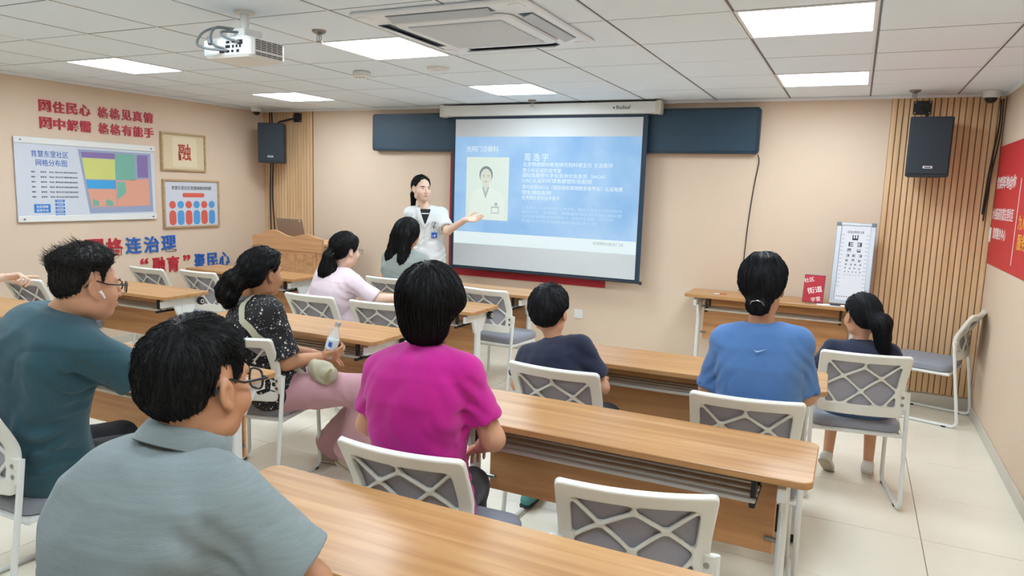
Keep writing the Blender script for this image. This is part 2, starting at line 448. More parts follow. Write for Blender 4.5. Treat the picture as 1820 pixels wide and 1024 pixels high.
def flat(parent, name, m, rects, d=.0195, t=.0012):
    mb = MB()
    for u, v, w, h in rects: mb.box(WF(u, v, d), (w, t, h))
    return mb.build(name, m, parent, smooth=0)
mb = MB(); text_into(mb, '育慧东里社区', -.37, .225, .32, .058, WF, .001); text_into(mb, '网格分布图', -.36, .15, .27, .058, WF, .001); mb.build('board_title', M_LETB, e, (0, -.0185, 0), smooth=0)
mb = MB()
for k in range(6):
    z = .07-k*.043
    for u, w, s_ in ((-.515, .045, '网格一'), (-.435, .05, '张某某'), (-.365, .04, '电话')): text_into(mb, s_, u, z, w, .014, WF, .001)
    text_into(mb, '责任区域范围说明', -.235, z, .2, .014, WF, .001)
mb.build('board_table', M_INK, e, (0, -.0185, 0), smooth=0)
flat(e, 'board_badge', M_BLUEP, [(-.46, -.245, .14, .075)]+[(-.305, -.18-.032*k, .085, .022) for k in range(5)])
mb = MB(); text_into(mb, '社区网格', -.46, -.23, .1, .022, WF, .001); text_into(mb, '服务平台', -.46, -.262, .1, .022, WF, .001)
for k in range(5): text_into(mb, '社区网格', -.305, -.18-.032*k, .055, .011, WF, .001)
mb.build('badge_text', M_PRINTW, e, (0, -.0205, 0), smooth=0)
def quad(parent, name, m, pts, d=.0195):
    return MB().prism([(u, v) for u, v in pts], 0, .0012, lambda x, y, z: (x, -d-z, y)).build(name, m, parent, smooth=0)
quad(e, 'map_border', M_GREYP, [(-.03, -.295), (.63, -.285), (.62, .285), (-.12, .285)], .0185)
quad(e, 'map_patch', M_PURPLEP, [(-.085, .215), (.235, .215), (.235, .265), (-.09, .265)], .02)
quad(e, 'map_patch', M_YELLOWP, [(-.06, .02), (.235, .02), (.235, .21), (-.085, .21)], .02)
quad(e, 'map_patch', M_GREENP, [(.24, .02), (.44, .02), (.44, .265), (.24, .265)], .02)
quad(e, 'map_patch', M_PURPLEP, [(.47, .05), (.585, .05), (.585, .265), (.47, .265)], .02)
quad(e, 'map_patch', M_CYANP, [(-.045, -.065), (.235, -.065), (.235, .012), (-.056, .012)], .02)
quad(e, 'map_patch', M_ORANGEP, [(-.01, -.235), (.235, -.235), (.235, -.07), (-.045, -.07)], .02)
quad(e, 'map_patch', M_ORANGEP, [(.24, -.235), (.595, -.225), (.59, .04), (.24, .01)], .02)
quad(e, 'map_patch', M_GREENP, [(.25, -.17), (.34, -.10), (.33, .0), (.25, .0)], .0215)
for u, w in ((.03, .06), (.16, .08)): quad(e, 'map_patch', M_GREENP, [(u-.03, -.225), (u+w/2, -.225), (u+w/2, -.185), (u-.03, -.16)], .0215)

# wooden picture frame with the single brushed character
M_FRAMEW = wood('frame_wood', srgb(172, 144, 104), srgb(184, 156, 116), srgb(194, 168, 128), .5)
M_PAPER = mat('calligraphy_paper', srgb(214, 196, 160), .8, noise=.05)
def wall_frame(name, yc, zc, w, h, bw, m_paper, label):
    e = wall_thing(name, 'left', yc, zc, label, 'picture frame')
    mb = MB()
    for s in (-1, 1):
        mb.box((0, -.014, s*(h/2-bw/2)), (w, .028, bw), .003); mb.box((s*(w/2-bw/2), -.014, 0), (bw, .028, h-2*bw+.004), .003)
    mb.build('frame', M_FRAMEW, e)
    MB().box((0, -.008, 0), (w-bw, .008, h-bw)).build('print', m_paper, e, smooth=0)
    return e
e = wall_frame('calligraphy_frame', .688, 1.893, .55, .39, .02, M_PAPER, 'square wooden frame with one red brushed character')
flat(e, 'mount', mat('paper_inner', srgb(224, 208, 176), .8), [(.01, 0, .3, .3)], .0128)
mb = MB(); text_into(mb, '融', .01, 0, .16, .17, WF, .0012); mb.build('brushed_character', mat('brush_red', srgb(176, 62, 50), .7), e, (0, -.0138, 0), smooth=0)
e = wall_frame('diagram_frame', .775, 1.36, .71, .505, .02, M_PRINTBG, 'wooden frame with red and blue capsule diagram')
mb = MB(); text_into(mb, '育慧东里社区党建网格结构图', 0, .165, .5, .04, WF, .001); mb.build('diagram_title', M_INK, e, (0, -.0125, 0), smooth=0)
M_CORAL = mat('print_coral', srgb(214, 96, 80), .5); M_SKY = mat('print_sky', srgb(86, 154, 214), .5)
def pill(parent, m, u, v, w, h, d=.0128):
    MB().prism(rrect(w, h, min(w, h)/2*.98, 5), 0, .0012, lambda x, y, z: (x+u, -d-z, y+v)).build('diagram_pill', m, parent, smooth=0)
pill(e, M_CORAL, .02, .09, .28, .045)
for k in range(6):
    u = -.245+k*.1; m_ = M_CORAL if k % 2 == 0 else M_SKY
    pill(e, m_, u, -.01, .08, .078); pill(e, m_, u, -.145, .082, .155)

# red banner on the right wall
e = wall_thing('red_banner', 'right', .6, 1.62, 'large red printed banner with white lettering on the side wall', 'banner')
MB().box((0, -.004, 0), (2.42, .006, .87), .001).build('banner_cloth', M_RED, e)
for s_, u, v, w, h in (('党群阵地@你', -.81, .16, .72, .10), ('大屯街道育慧东里社区', -.80, -.06, .8, .085), ('党群服务中心', -.84, -.2, .5, .08)):
    mb = MB(); text_into(mb, s_, u, v, w, h, WF, .001); mb.build('banner_text', M_PRINTW, e, (0, -.0075, 0), smooth=0)
flat(e, 'banner_rule', M_PRINTW, [(-.285, -.1, .012, .56)], .008)
for s_, u, v, w, h in (('为人民', -.06, -.1, .3, .09), ('服务', -.05, -.22, .25, .1)):
    mb = MB(); text_into(mb, s_, u, v, w, h, WF, .001); mb.build('banner_text', M_PRINTY, e, (0, -.0075, 0), smooth=0)

# ================================================================== SCREEN WALL
# dark display strip
e = wall_thing('led_display_strip', 'front', -1.61, 2.183, 'long dark blue display strip mounted behind the projection screen', 'display', .003)
MB().prism(rrect(4.0, .388, .03), 0, .07, lambda x, y, z: (x, -z, y)).build('housing', M_NAVYF, e)
MB().prism(rrect(3.95, .345, .015), .0, .004, lambda x, y, z: (x, -.0705-z, y)).build('display_face', M_NAVY, e, smooth=0)
# red board behind the screen
o = MB().box((-1.79, YF-.012, 1.345), (1.735, .02, 1.26), .003).build('red_board', M_REDV); tag(o, 'plain red board on the wall behind the projection screen', 'board')
# projection screen
YS = 1.72
e = empty('projection_screen', (-1.565, YS, 0), 0, 'pull-down projection screen with dark border showing a blue slide', 'projection screen')
MB().prism([(-.05, 2.33), (-.05, 2.43), (.03, 2.435), (.045, 2.40), (.045, 2.34), (.03, 2.325)][::-1], -1.085, 1.085, lambda x, y, z: (z, x, y)).build('case', mat('screen_case', srgb(222, 222, 216), .4), e, smooth=20)
for s in (-1, 1): MB().box((s*1.105, -.002, 2.38), (.05, .105, .118), .006).build('case_end_cap', mat('screen_cap', srgb(206, 204, 192), .4), e)
mb = MB(); text_into(mb, 'Redleaf', .79, 2.383, .13, .034, WF, .001); mb.lathe([(.008, 0), (.008, .001)], (.70, -.001, 2.38), 'y', 12); mb.build('case_logo', M_INK, e, (0, -.0505, 0), smooth=0)
MB().box((.005, .0015, 1.57), (2.01, .003, 1.53)).build('border', M_SCREENB, e, smooth=0)
fab = MB().box((0, -.002, 1.567), (1.93, .003, 1.468)).build('fabric', M_SCREEN, e, smooth=0)
MB().tube([(-1.005, 0, .806), (1.02, 0, .806)], .009, 10).build('weight_bar', M_BLACK, e)
for s in (-1, 1): MB().lathe([(.016, -.012), (.016, .012)], (s*1.02, 0, .806), 'x', 10).build('bar_end', M_BLACK, e)
# projected slide: blue picture with procedural cloudiness
def slide_mat():
    m, nt, b = nodes_of('slide_blue')
    tc = nt.nodes.new('ShaderNodeTexCoord'); n = nt.nodes.new('ShaderNodeTexNoise'); n.inputs['Scale'].default_value = 2.2; n.inputs['Detail'].default_value = 3
    nt.links.new(tc.outputs['Object'], n.inputs['Vector'])
    r = nt.nodes.new('ShaderNodeValToRGB'); r.color_ramp.elements[0].position = .3; r.color_ramp.elements[1].position = .75
    r.color_ramp.elements[0].color = srgb(112, 174, 232); r.color_ramp.elements[1].color = srgb(176, 214, 248)
    nt.links.new(n.outputs['Fac'], r.inputs[0]); nt.links.new(r.outputs[0], b.inputs['Emission Color'])
    b.inputs['Emission Strength'].default_value = SLIDE_STRENGTH*.78; setin(b, Base_Color=(.12, .14, .16, 1), Roughness=.9)
    return m
M_SLIDE = slide_mat()
def slide_emit(name, r, g, b_, k=.78):
    m = emit(name, srgb(r, g, b_), SLIDE_STRENGTH*k); m.node_tree.nodes['Principled BSDF'].inputs['Base Color'].default_value = (.12, .14, .16, 1)
    return m
S_CREAM = slide_emit('slide_cream', 226, 240, 222); S_WHITE = slide_emit('slide_white', 236, 250, 250); S_PALE = slide_emit('slide_pale', 186, 220, 246)
S_DARK = slide_emit('slide_dark', 92, 108, 104); S_SKIN = slide_emit('slide_skin', 222, 222, 200); S_COAT = slide_emit('slide_coat', 234, 244, 228); S_GREY = slide_emit('slide_grey', 150, 176, 170)
def on_slide(name, m, rects, d):
    mb = MB()
    for u, v, w, h in rects: mb.box((u+1.565, -.0036-d, v), (w, .0004, h))
    return mb.build(name, m, e, smooth=0)
on_slide('slide', M_SLIDE, [(-1.565, 1.595, 1.925, 1.07)], .0004)
on_slide('slide_band', S_WHITE, [(-1.565, 1.122, 1.925, .122)], .0009)
on_slide('slide_photo', S_CREAM, [(-2.155, 1.62, .475, .62)], .0009)
def slide_shape(name, m, pts, d):
    P = [(u+1.565, v) for u, v in pts]
    MB().prism(P, 0, .0004, lambda x, y, z: (x, -.0036-d-z, y)).build(name, m, e, smooth=0)
def oval(cx, cz, a, b, n=24): return [(cx+a*math.cos(2*math.pi*k/n), cz+b*math.sin(2*math.pi*k/n)) for k in range(n)]
slide_shape('portrait_coat', S_COAT, [(-2.36, 1.315), (-1.95, 1.315), (-1.965, 1.5), (-2.0, 1.585), (-2.1, 1.63), (-2.24, 1.63), (-2.31, 1.59), (-2.34, 1.52)], .0014)
slide_shape('portrait_hair', S_DARK, oval(-2.17, 1.758, .075, .085), .0019)
slide_shape('portrait_neck', S_SKIN, [(-2.2, 1.6), (-2.17, 1.555), (-2.14, 1.6), (-2.135, 1.68), (-2.205, 1.68)], .0018)
slide_shape('portrait_face', S_SKIN, oval(-2.17, 1.735, .062, .082), .0024)
slide_shape('portrait_collar', S_GREY, [(-2.21, 1.635), (-2.17, 1.52), (-2.13, 1.635), (-2.145, 1.64), (-2.17, 1.575), (-2.195, 1.64)], .0024)
on_slide('portrait_features', S_DARK, [(-2.197, 1.752, .026, .004), (-2.143, 1.752, .026, .004), (-2.17, 1.69, .03, .005), (-2.197, 1.742, .018, .005), (-2.143, 1.742, .018, .005)], .003)
on_slide('portrait_badge', S_GREY, [(-2.06, 1.412, .085, .07), (-2.05, 1.47, .03, .03)], .002)
on_slide('portrait_badge_card', S_COAT, [(-2.06, 1.41, .07, .05)], .0025)
mb = MB(); mbp = MB()
def stext(target, s_, u0, u1, v, h): text_into(target, s_, (u0+u1)/2+1.565, v, u1-u0, h, WF, .0004)
stext(mb, '光明门诊眼科', -2.40, -2.04, 2.01, .06); stext(mb, '周 浩 宇', -1.758, -1.505, 1.935, .075)
for s_, u1, v in (('北京明德眼科教育研究院科普主任 主治医师', -.86, 1.867), ('青少年近视防控专家', -1.366, 1.81), ('国际角膜塑形学会亚洲分会会员（IAOA）', -.924, 1.763), ('CAC认证的环球角膜塑形验配师', -1.058, 1.714), ('澳大利亚IACLE（国际隐形眼镜教育者学会）认证角膜', -.756, 1.652), ('塑形镜验配师', -1.461, 1.598), ('优秀眼科青年技术骨干', -1.372, 1.548)): stext(mb, s_, -1.77, u1, v, .042)
for s_, u1, v in (('个人简介：从事眼视光工作多年，擅长儿童青少年近视防控', -.75, 1.452), ('屈光不正、斜弱视、角膜塑形镜验配及视功能检查', -.75, 1.41), ('先后在多家眼科医院进修学习，发表论文多篇，参与科研', -.83, 1.368), ('并致力于社区眼健康科普宣讲工作', -.99, 1.324)): stext(mbp, s_, -1.765, u1, v, .03)
mb.build('slide_text', S_WHITE, e, (0, -.0045, 0), smooth=0); mbp.build('slide_text', S_PALE, e, (0, -.0045, 0), smooth=0)
mb = MB(); stext(mb, '光明眼科视光门诊', -1.02, -.72, 1.145, .032); mb.build('slide_text', S_GREY, e, (0, -.0052, 0), smooth=0)

# loudspeakers
def loudspeaker(loc, rz, label, wall_pt):
    e = empty('loudspeaker', loc, rz, label, 'loudspeaker')
    w, d, h = .285, .22, .44
    MB().slab([(-w/2, -d/2), (w/2, -d/2), (w*.36, d/2), (-w*.36, d/2)], 0, h, .008).build('cabinet', M_SPK, e, smooth=25)
    MB().box((0, -d/2-.004, h/2+.006), (w-.016, .01, h-.03), .004).build('grille', mat('speaker_grille', srgb(44, 54, 62), .75, bump=.6, bscale=900), e)
    b = MB().box((0, -d/2-.0105, .07), (.062, .003, .018), .001).build('badge', M_PRINTW, e)
    MB().box((0, -d/2-.0125, .07), (.045, .001, .008)).build('badge_print', M_INK, b, smooth=0)
    R = Matrix.Rotation(-rz, 3, 'Z'); wl = R @ (Vector(wall_pt)-Vector(loc))
    a = MB().tube(fillet([(0, d/2-.02, h*.5), (0, d/2+.03, h+.03), tuple(wl)], .03), .012, 8)
    a.box((0, d/2-.012, h*.6), (.08, .01, .14), .003)
    a.build('bracket', M_BLACK, e)
    pl = MB().box((0, 0, 0), (.125, .012, .105), .006).build('wall_plate', M_BLACK, e, tuple(wl), (0, 0, -rz))
    for sx in (-1, 1):
        for sz in (-1, 1): MB().lathe([(.007, 0), (.007, .004)], (sx*.05, -.011, sz*.04), 'y', 8).build('screw', M_STEEL, pl)
loudspeaker((1.622, 1.64, 1.815), math.radians(4), 'black loudspeaker on the wood slats above the eye chart', (1.575, YF-.03, 2.352))
loudspeaker((-4.84, 1.60, 1.83), math.radians(24), 'black loudspeaker in the corner above the lectern', (-4.70, YF-.03, 2.36))

# dome cameras, sprinklers, detectors on the ceiling
def dome(x, y, label):
    e = empty('dome_camera', (x, y, ZC), 0, label, 'security camera')
    MB().lathe([(.03, -.052), (.052, -.05), (.06, -.03), (.06, 0)], n=20).build('housing', M_WHITE, e)
    MB().lathe([(.006, -.088), (.022, -.084), (.036, -.07), (.042, -.052)], n=18).build('dome', M_BLACK, e)
dome(2.0, 1.70, 'white dome security camera in the corner by the banner')
dome(-5.05, 1.55, 'white dome security camera in the corner by the lectern speaker')
def sprinkler(x, y, label):
    e = empty('sprinkler', (x, y, ZC), 0, label, 'sprinkler', 'ceiling sprinklers')
    MB().lathe([(.016, -.022), (.036, -.012), (.04, 0)], n=16).build('escutcheon', M_STEEL, e)
    mb = MB()
    for s in (-1, 1): mb.tube(fillet([(s*.008, 0, -.02), (s*.016, 0, -.035), (s*.014, 0, -.05), (0, 0, -.058)], .01), .0028, 6)
    mb.tube([(0, 0, -.02), (0, 0, -.05)], .0035, 6); mb.build('yoke', M_STEEL, e)
    MB().lathe([(.018, -.062), (.018, -.059)], n=12).build('deflector', M_STEEL, e)
sprinkler(-1.55, -1.46, 'hanging sprinkler head beside the projector'); sprinkler(-1.62, 1.55, 'hanging sprinkler head just before the screen housing'); sprinkler(1.5, 1.55, 'hanging sprinkler head above the loudspeaker on the slats')
e = empty('smoke_detector', (-2.2, -.24, ZC), 0, 'white box detector with three dark dots on the ceiling', 'detector')
MB().slab(rrect(.11, .11, .03), -.045, 0, .008).build('housing', M_WHITE, e)
for k in range(3): MB().lathe([(.006, -.048), (.006, -.044)], (-.03+.03*k, -.02, 0), n=8).build('sensor', M_BLACK, e)
e = empty('ceiling_speaker', (-1.54, -.24, ZC), 0, 'flat round white ceiling detector between two light panels', 'detector')
MB().lathe([(.05, -.02), (.075, -.014), (.08, 0)], n=24).build('disc', M_WHITE, e); MB().lathe([(.02, -.026), (.02, -.02)], n=12).build('center_cap', M_TBAR, e)

# cassette air conditioner
e = empty('ceiling_air_conditioner', (-.66, -1.27, ZC), 0, 'white four-way cassette air conditioner in the ceiling', 'air conditioner')
M_ACW = mat('ac_white', srgb(238, 244, 250), .4); M_ACG = mat('ac_grille', srgb(190, 200, 210), .5); M_ACD = mat('ac_dark', srgb(104, 116, 128), .6)
MB().slab(rrect(.95, .95, .03), -.022, 0, .008).build('panel', M_ACW, e)
MB().slab(rrect(.66, .66, .07), -.038, -.02, .010).build('grille_frame', M_ACW, e)
gp = MB().box((0, 0, -.0385), (.52, .52, .004)).build('intake_grille', M_ACG, e, smooth=0)
me = MB().box((0, 0, 0), (.52, .006, .008), .001).mesh('grille_slat', M_ACW)
for k in range(29): link('grille_slat', me, gp, (0, -.252+.018*k, -.0435))
for k, (dx, dy) in enumerate(((0, 1), (0, -1), (1, 0), (-1, 0))):
    c = (dx*.395, dy*.395, -.0225); dd = (.56, .075, .003) if dx == 0 else (.075, .56, .003)
    v_ = MB().box(c, dd).build('air_outlet', M_ACD, e, smooth=0)
    MB().box((0, 0, 0), (.55, .058, .006), .002, rot=('X', math.radians(18))).build('louvre', M_ACG, v_, (dx*.40, dy*.40, -.034), (0, 0, math.atan2(dy, dx)-math.pi/2))
for sx in (-1, 1):
    for sy in (-1, 1): MB().slab(rrect(.07, .07, .02), -.026, -.02, .002).build('corner_cover', M_ACW, e, (sx*.415, sy*.415, 0))

# projector on its ceiling mount
e = empty('projector', (-1.625, -1.92, 2.21), 0, 'white ceiling projector with dangling grey cables', 'projector')
MB().slab(rrect(.31, .25, .035), 0, .095, .012).build('body', mat('projector_white', srgb(226, 226, 222), .4), e)
pk = MB().box((-.005, -.124, .048), (.27, .006, .07), .002).build('port_panel', mat('projector_panel', srgb(236, 240, 240), .4), e)
for u, v, w, h in ((.02, .0, .03, .014), (.055, 0, .012, .014), (.078, 0, .012, .014), (.10, 0, .012, .014), (-.02, -.022, .03, .012), (.02, -.022, .02, .012), (.05, -.022, .014, .012), (.085, -.022, .018, .014), (.10, .018, .034, .022), (.06, .022, .024, .01), (.02, .02, .02, .012)):
    MB().box((u, -.128, .048+v), (w, .004, h), .001).build('port', M_BLACK, pk)
vg = MB().box((.155, 0, .05), (.004, .19, .07), .001).build('side_vent', mat('projector_white', None), e)
me = MB().box((0, 0, 0), (.003, .03, .0036)).mesh('vent_slot', M_BLACK, 0)
for a in range(5):
    for k in range(9):
        if k == 6: continue
        link('vent_slot', me, vg, (.158, -.07+.036*a, .083-.0085*k+.0))
MB().lathe([(.045, .122), (.045, .128), (.04, .135), (.036, .15)], (.06, 0, .048), 'y', 20).build('lens', M_BLACK, e)
mt = MB().box((0, 0, .125), (.12, .12, .05), .004).box((0, .0, .103), (.18, .14, .012), .003).build('mount', M_WHITE, e)
MB().tube([(0, 0, .14), (0, 0, .235)], .022, 12).build('pole', M_WHITE, mt); MB().lathe([(.05, .228), (.05, .24)], n=16).build('ceiling_plate', M_WHITE, mt)
cg = mat('cable_grey', srgb(104, 108, 112), .5)
for pts in ([(.02, -.13, .03), (-.06, -.19, .03), (-.15, -.17, .06), (-.16, -.12, .13), (-.08, -.08, .16), (.0, -.03, .13)],
            [(-.0, -.13, .04), (-.04, -.17, .05), (-.06, -.16, .10), (-.07, -.12, .15), (0, -.04, .145)], [(.10, -.13, .065), (.04, -.17, .08), (-.02, -.14, .12), (.02, -.05, .13)]):
    MB().tube(fillet(pts, .06, 5), .006, 7).build('cable', cg, e)
MB().tube([(-.047, -.17, .055), (-.06, -.165, .09)], .012, 8).build('cable_ferrite', cg, e)

# cables and small wall fittings
o = MB().tube(fillet([(.385, YF-.03, 1.985), (.40, YF-.02, 1.93), (.37, YF-.012, 1.72), (.345, YF-.012, 1.4), (.335, YF-.02, 1.1), (.34, YF-.10, .84), (.33, YF-.16, .822)], .1), .0045, 6).build('power_cable', M_CABLE)
tag(o, 'thin black cable hanging from the display strip to the table', 'cable')
e = empty('corner_cables', (2.06, 1.80, 0), 0, 'black cables running down the corner by the banner', 'cable')
MB().tube(fillet([(.02, .0, 2.40), (.03, .02, 2.2), (.0, .02, 1.9), (-.01, .03, 1.55)], .2), .006, 6).build('cable', M_CABLE, e); MB().tube(fillet([(.03, -.03, 2.40), (.04, -.02, 2.15), (.01, .03, 1.8), (.0, .03, 1.5)], .2), .005, 6).build('cable', M_CABLE, e)
e = empty('corner_cables', (-5.10, 1.80, 0), 0, 'black cables hanging below the lectern corner speaker', 'cable')
for dx in (0, .035): MB().tube(fillet([(dx, 0, 2.42), (dx+.02, 0, 1.9), (dx-.02, .01, 1.5), (dx+.03*(dx > 0), .01, .9)], .3), .008, 6).build('cable', M_CABLE, e)
def faceplate(name, side, along, z, w, h, label, inner=True):
    e = wall_thing(name, side, along, z, label, 'wall plate')
    MB().slab(rrect(w, h, .008), 0, .010, .003, lambda x, y, z: (x, -z, y)).build('plate', M_WHITE, e)
    if inner: MB().slab(rrect(w*.55, h*.55, .005), .009, .013, .002, lambda x, y, z: (x, -z, y)).build('rocker', M_PLASTIC, e)
faceplate('wall_outlet', 'front', -1.18, .437, .09, .09, 'white wall outlet low on the screen wall')
faceplate('wall_switch', 'right', 1.80, 1.40, .06, .11, 'small white wall switch beside the banner')
e = None

# lectern with a laptop
e = empty('lectern', (-4.16, 1.25, 0), 0, 'wooden lectern with a wavy book-shaped top in the corner', 'lectern')
def wave(u):  # top outline of the front board, u -.475 .. .475
    return 1.045+.075*math.exp(-((u+.19)/.17)**2)+.05*math.exp(-((u-.27)/.15)**2)
us = [-.475+.95*k/40 for k in range(41)]
MB().prism([(-.475, .915)]+[(.475, .915)]+[(u, wave(u)) for u in us[::-1]], 0, .03, lambda x, y, z: (x, -.20+z, y)).build('front_board', M_LECTERN, e, smooth=30)
MB().box((0, .08, .99), (.93, .52, .025), .005).build('desk_top', M_LECTERN, e)
MB().box((0, -.17, .46), (.74, .03, .92), .004).build('front_panel', M_LECTERN, e)
for s in (-1, 1): MB().box((s*.37, .08, .48), (.03, .48, .96), .004).build('side_panel', M_LECTERN, e)
MB().box((0, .07, .04), (.80, .50, .08), .006).build('plinth', M_LECTERN, e)
for k in range(6): MB().box((-.3+.12*k, -.188, .47), (.085, .008, .84), .003).build('front_slat', M_LECTERN, e)
l = empty('laptop', (-4.24, 1.36, 1.003), 0, 'open laptop with its dull lid towards the room on the lectern', 'laptop')
M_LAP = mat('laptop_lid', srgb(150, 126, 108), .45)
MB().slab(rrect(.36, .25, .012), 0, .016, .004).build('base', M_BLACK, l)
MB().box((0, -.155, .12), (.36, .008, .235), .003, rot=('X', math.radians(12))).build('lid', M_LAP, l)
MB().lathe([(.008, 0), (.008, .003)], (.15, -.188, .215), 'y', 10).build('lid_mark', M_PRINTW, l)

# ================================================================== DESKS
def make_desk():
    L, Dp = 1.4, .42
    r = empty('folding_desk')
    top = MB(); top.slab(rrect(L, Dp, .035, 6), .725, .75, .003); top.build('table_top', M_WOOD, r)
    MB().box((0, .115, .515), (1.16, .018, .35), .003).build('modesty_panel', M_WOOD_V, r)
    for s in (-1, 1):
        x = s*.61
        lg = MB(); lg.box((x, .03, .385), (.03, .058, .67), .008)
        lg.slab([(-.17, .655), (.20, .655), (.20, .70), (.155, .722), (-.13, .722), (-.17, .70)][::1], x-.014, x+.014, .003, lambda a, b, z: (z, a, b))
        lg.slab([(-.02, .56), (.085, .56), (.15, .66), (-.06, .66)], x-.010, x+.010, .002, lambda a, b, z: (z, a, b))
        g = lg.build('leg', M_WHITE, r, smooth=30)
        MB().slab([(-.23, .05), (.23, .05), (.20, .075), (.05, .095), (-.05, .095), (-.20, .075)], x-.022, x+.022, .004, lambda a, b, z: (z, a, b)).build('foot', M_WHITE, r, smooth=30)
        for yy in (-.2, .2):
            MB().lathe([(.018, -.012), (.025, -.009), (.025, .009), (.018, .012)], (x, yy, .025), 'x', 14).build('caster', M_BLACK, r)
        k = MB().lathe([(.024, 0), (.03, .004), (.03, .026), (.026, .03)], (x+s*.018 if s > 0 else x-.048, .165, .672), 'x', 18).build('fold_knob', M_BLACK, r)
        MB().tube([(x+s*.0495, .165+.014*math.cos(a*math.pi/7), .672+.014*math.sin(a*math.pi/7)) for a in range(14)], .003, 6, True).build('knob_ring', M_WHITE, k)
        b = MB(); b.box((s*.52, -.045, .612), (.02, .20, .016), .003)
        for yy in (-.12, .03): b.box((s*.52, yy, .665), (.018, .026, .11), .003)
        b.build('rack_bracket', M_BLACK, r)
        for zz in (.62, .40): MB().box((s*.572, .098, zz), (.05, .012, .018), .004).build('panel_clip', M_STEEL, r)
    for k, yy in enumerate((-.13, -.075, -.02, .035)):
        MB().box((0, yy, .628), (1.06, .034, .014), .004).build('rack_bar', M_ALU, r)
    MB().box((0, .165, .70), (1.19, .03, .03), .004).build('beam', M_WHITE, r)
    return r
desk0 = make_desk()
# (right end x, near edge y, turn in degrees, z scale, label)
DESKS = [
 (-3.35, .27, 0, 1, 'wood-top folding desk in front of the lectern'),
 (-3.35, -1.07, 0, 1, 'empty wood-top folding desk beyond the person in the teal shirt'),
 (-3.32, -2.12, 0, 1, 'wood-top folding desk cut by the picture edge, under the pointing hand'),
 (-1.20, .68, 0, 1, 'wood-top folding desk of the person in the grey top, below the screen'),
 (-1.19, -.28, 0, 1, 'wood-top folding desk before the person in the pale pink shirt'),
 (-1.18, -1.45, 0, 1, 'wood-top folding desk before the person in the floral blouse'),
 (-1.17, -2.61, 0, 1, 'wood-top folding desk between the teal shirt and the floral blouse'),
 (1.135, -1.18, 1.5, 1, 'wood-top folding desk before the navy shirt below the outlet and the blue top'),
 (1.14, -2.34, 0, 1, 'wood-top folding desk before the person in the magenta shirt'),
 (1.02, -3.45, 0, 1, 'nearest wood-top folding desk, beside the grey polo shirt'),
 (1.325, 1.405, 0, 1.06, 'folding desk against the wall carrying the eye chart'),
]
for k, (xr, yn, a, zs, lab) in enumerate(DESKS):
    d = desk0 if k == 0 else copy_tree(desk0)
    d.location = (xr-.7, yn+.21, 0); d.rotation_euler = (0, 0, math.radians(a)); d.scale = (1, 1, zs)
    tag(d, lab, 'desk', 'wood-top folding desks')
    if k == 6:
        for ch in [c for c in d.children if c.name.startswith('fold_knob')]:
            for g in list(ch.children): bpy.data.objects.remove(g, do_unlink=True)
            bpy.data.objects.remove(ch, do_unlink=True)

# ================================================================== CHAIRS
def mesh_from(V, Q, name, m, smooth=True):
    me = bpy.data.meshes.new(name)
    me.from_pydata(V.tolist() if hasattr(V, 'tolist') else V, [], Q.tolist() if hasattr(Q, 'tolist') else Q); me.update()
    if smooth: me.polygons.foreach_set('use_smooth', [True]*len(me.polygons))
    if m is not None: me.materials.append(m)
    return me

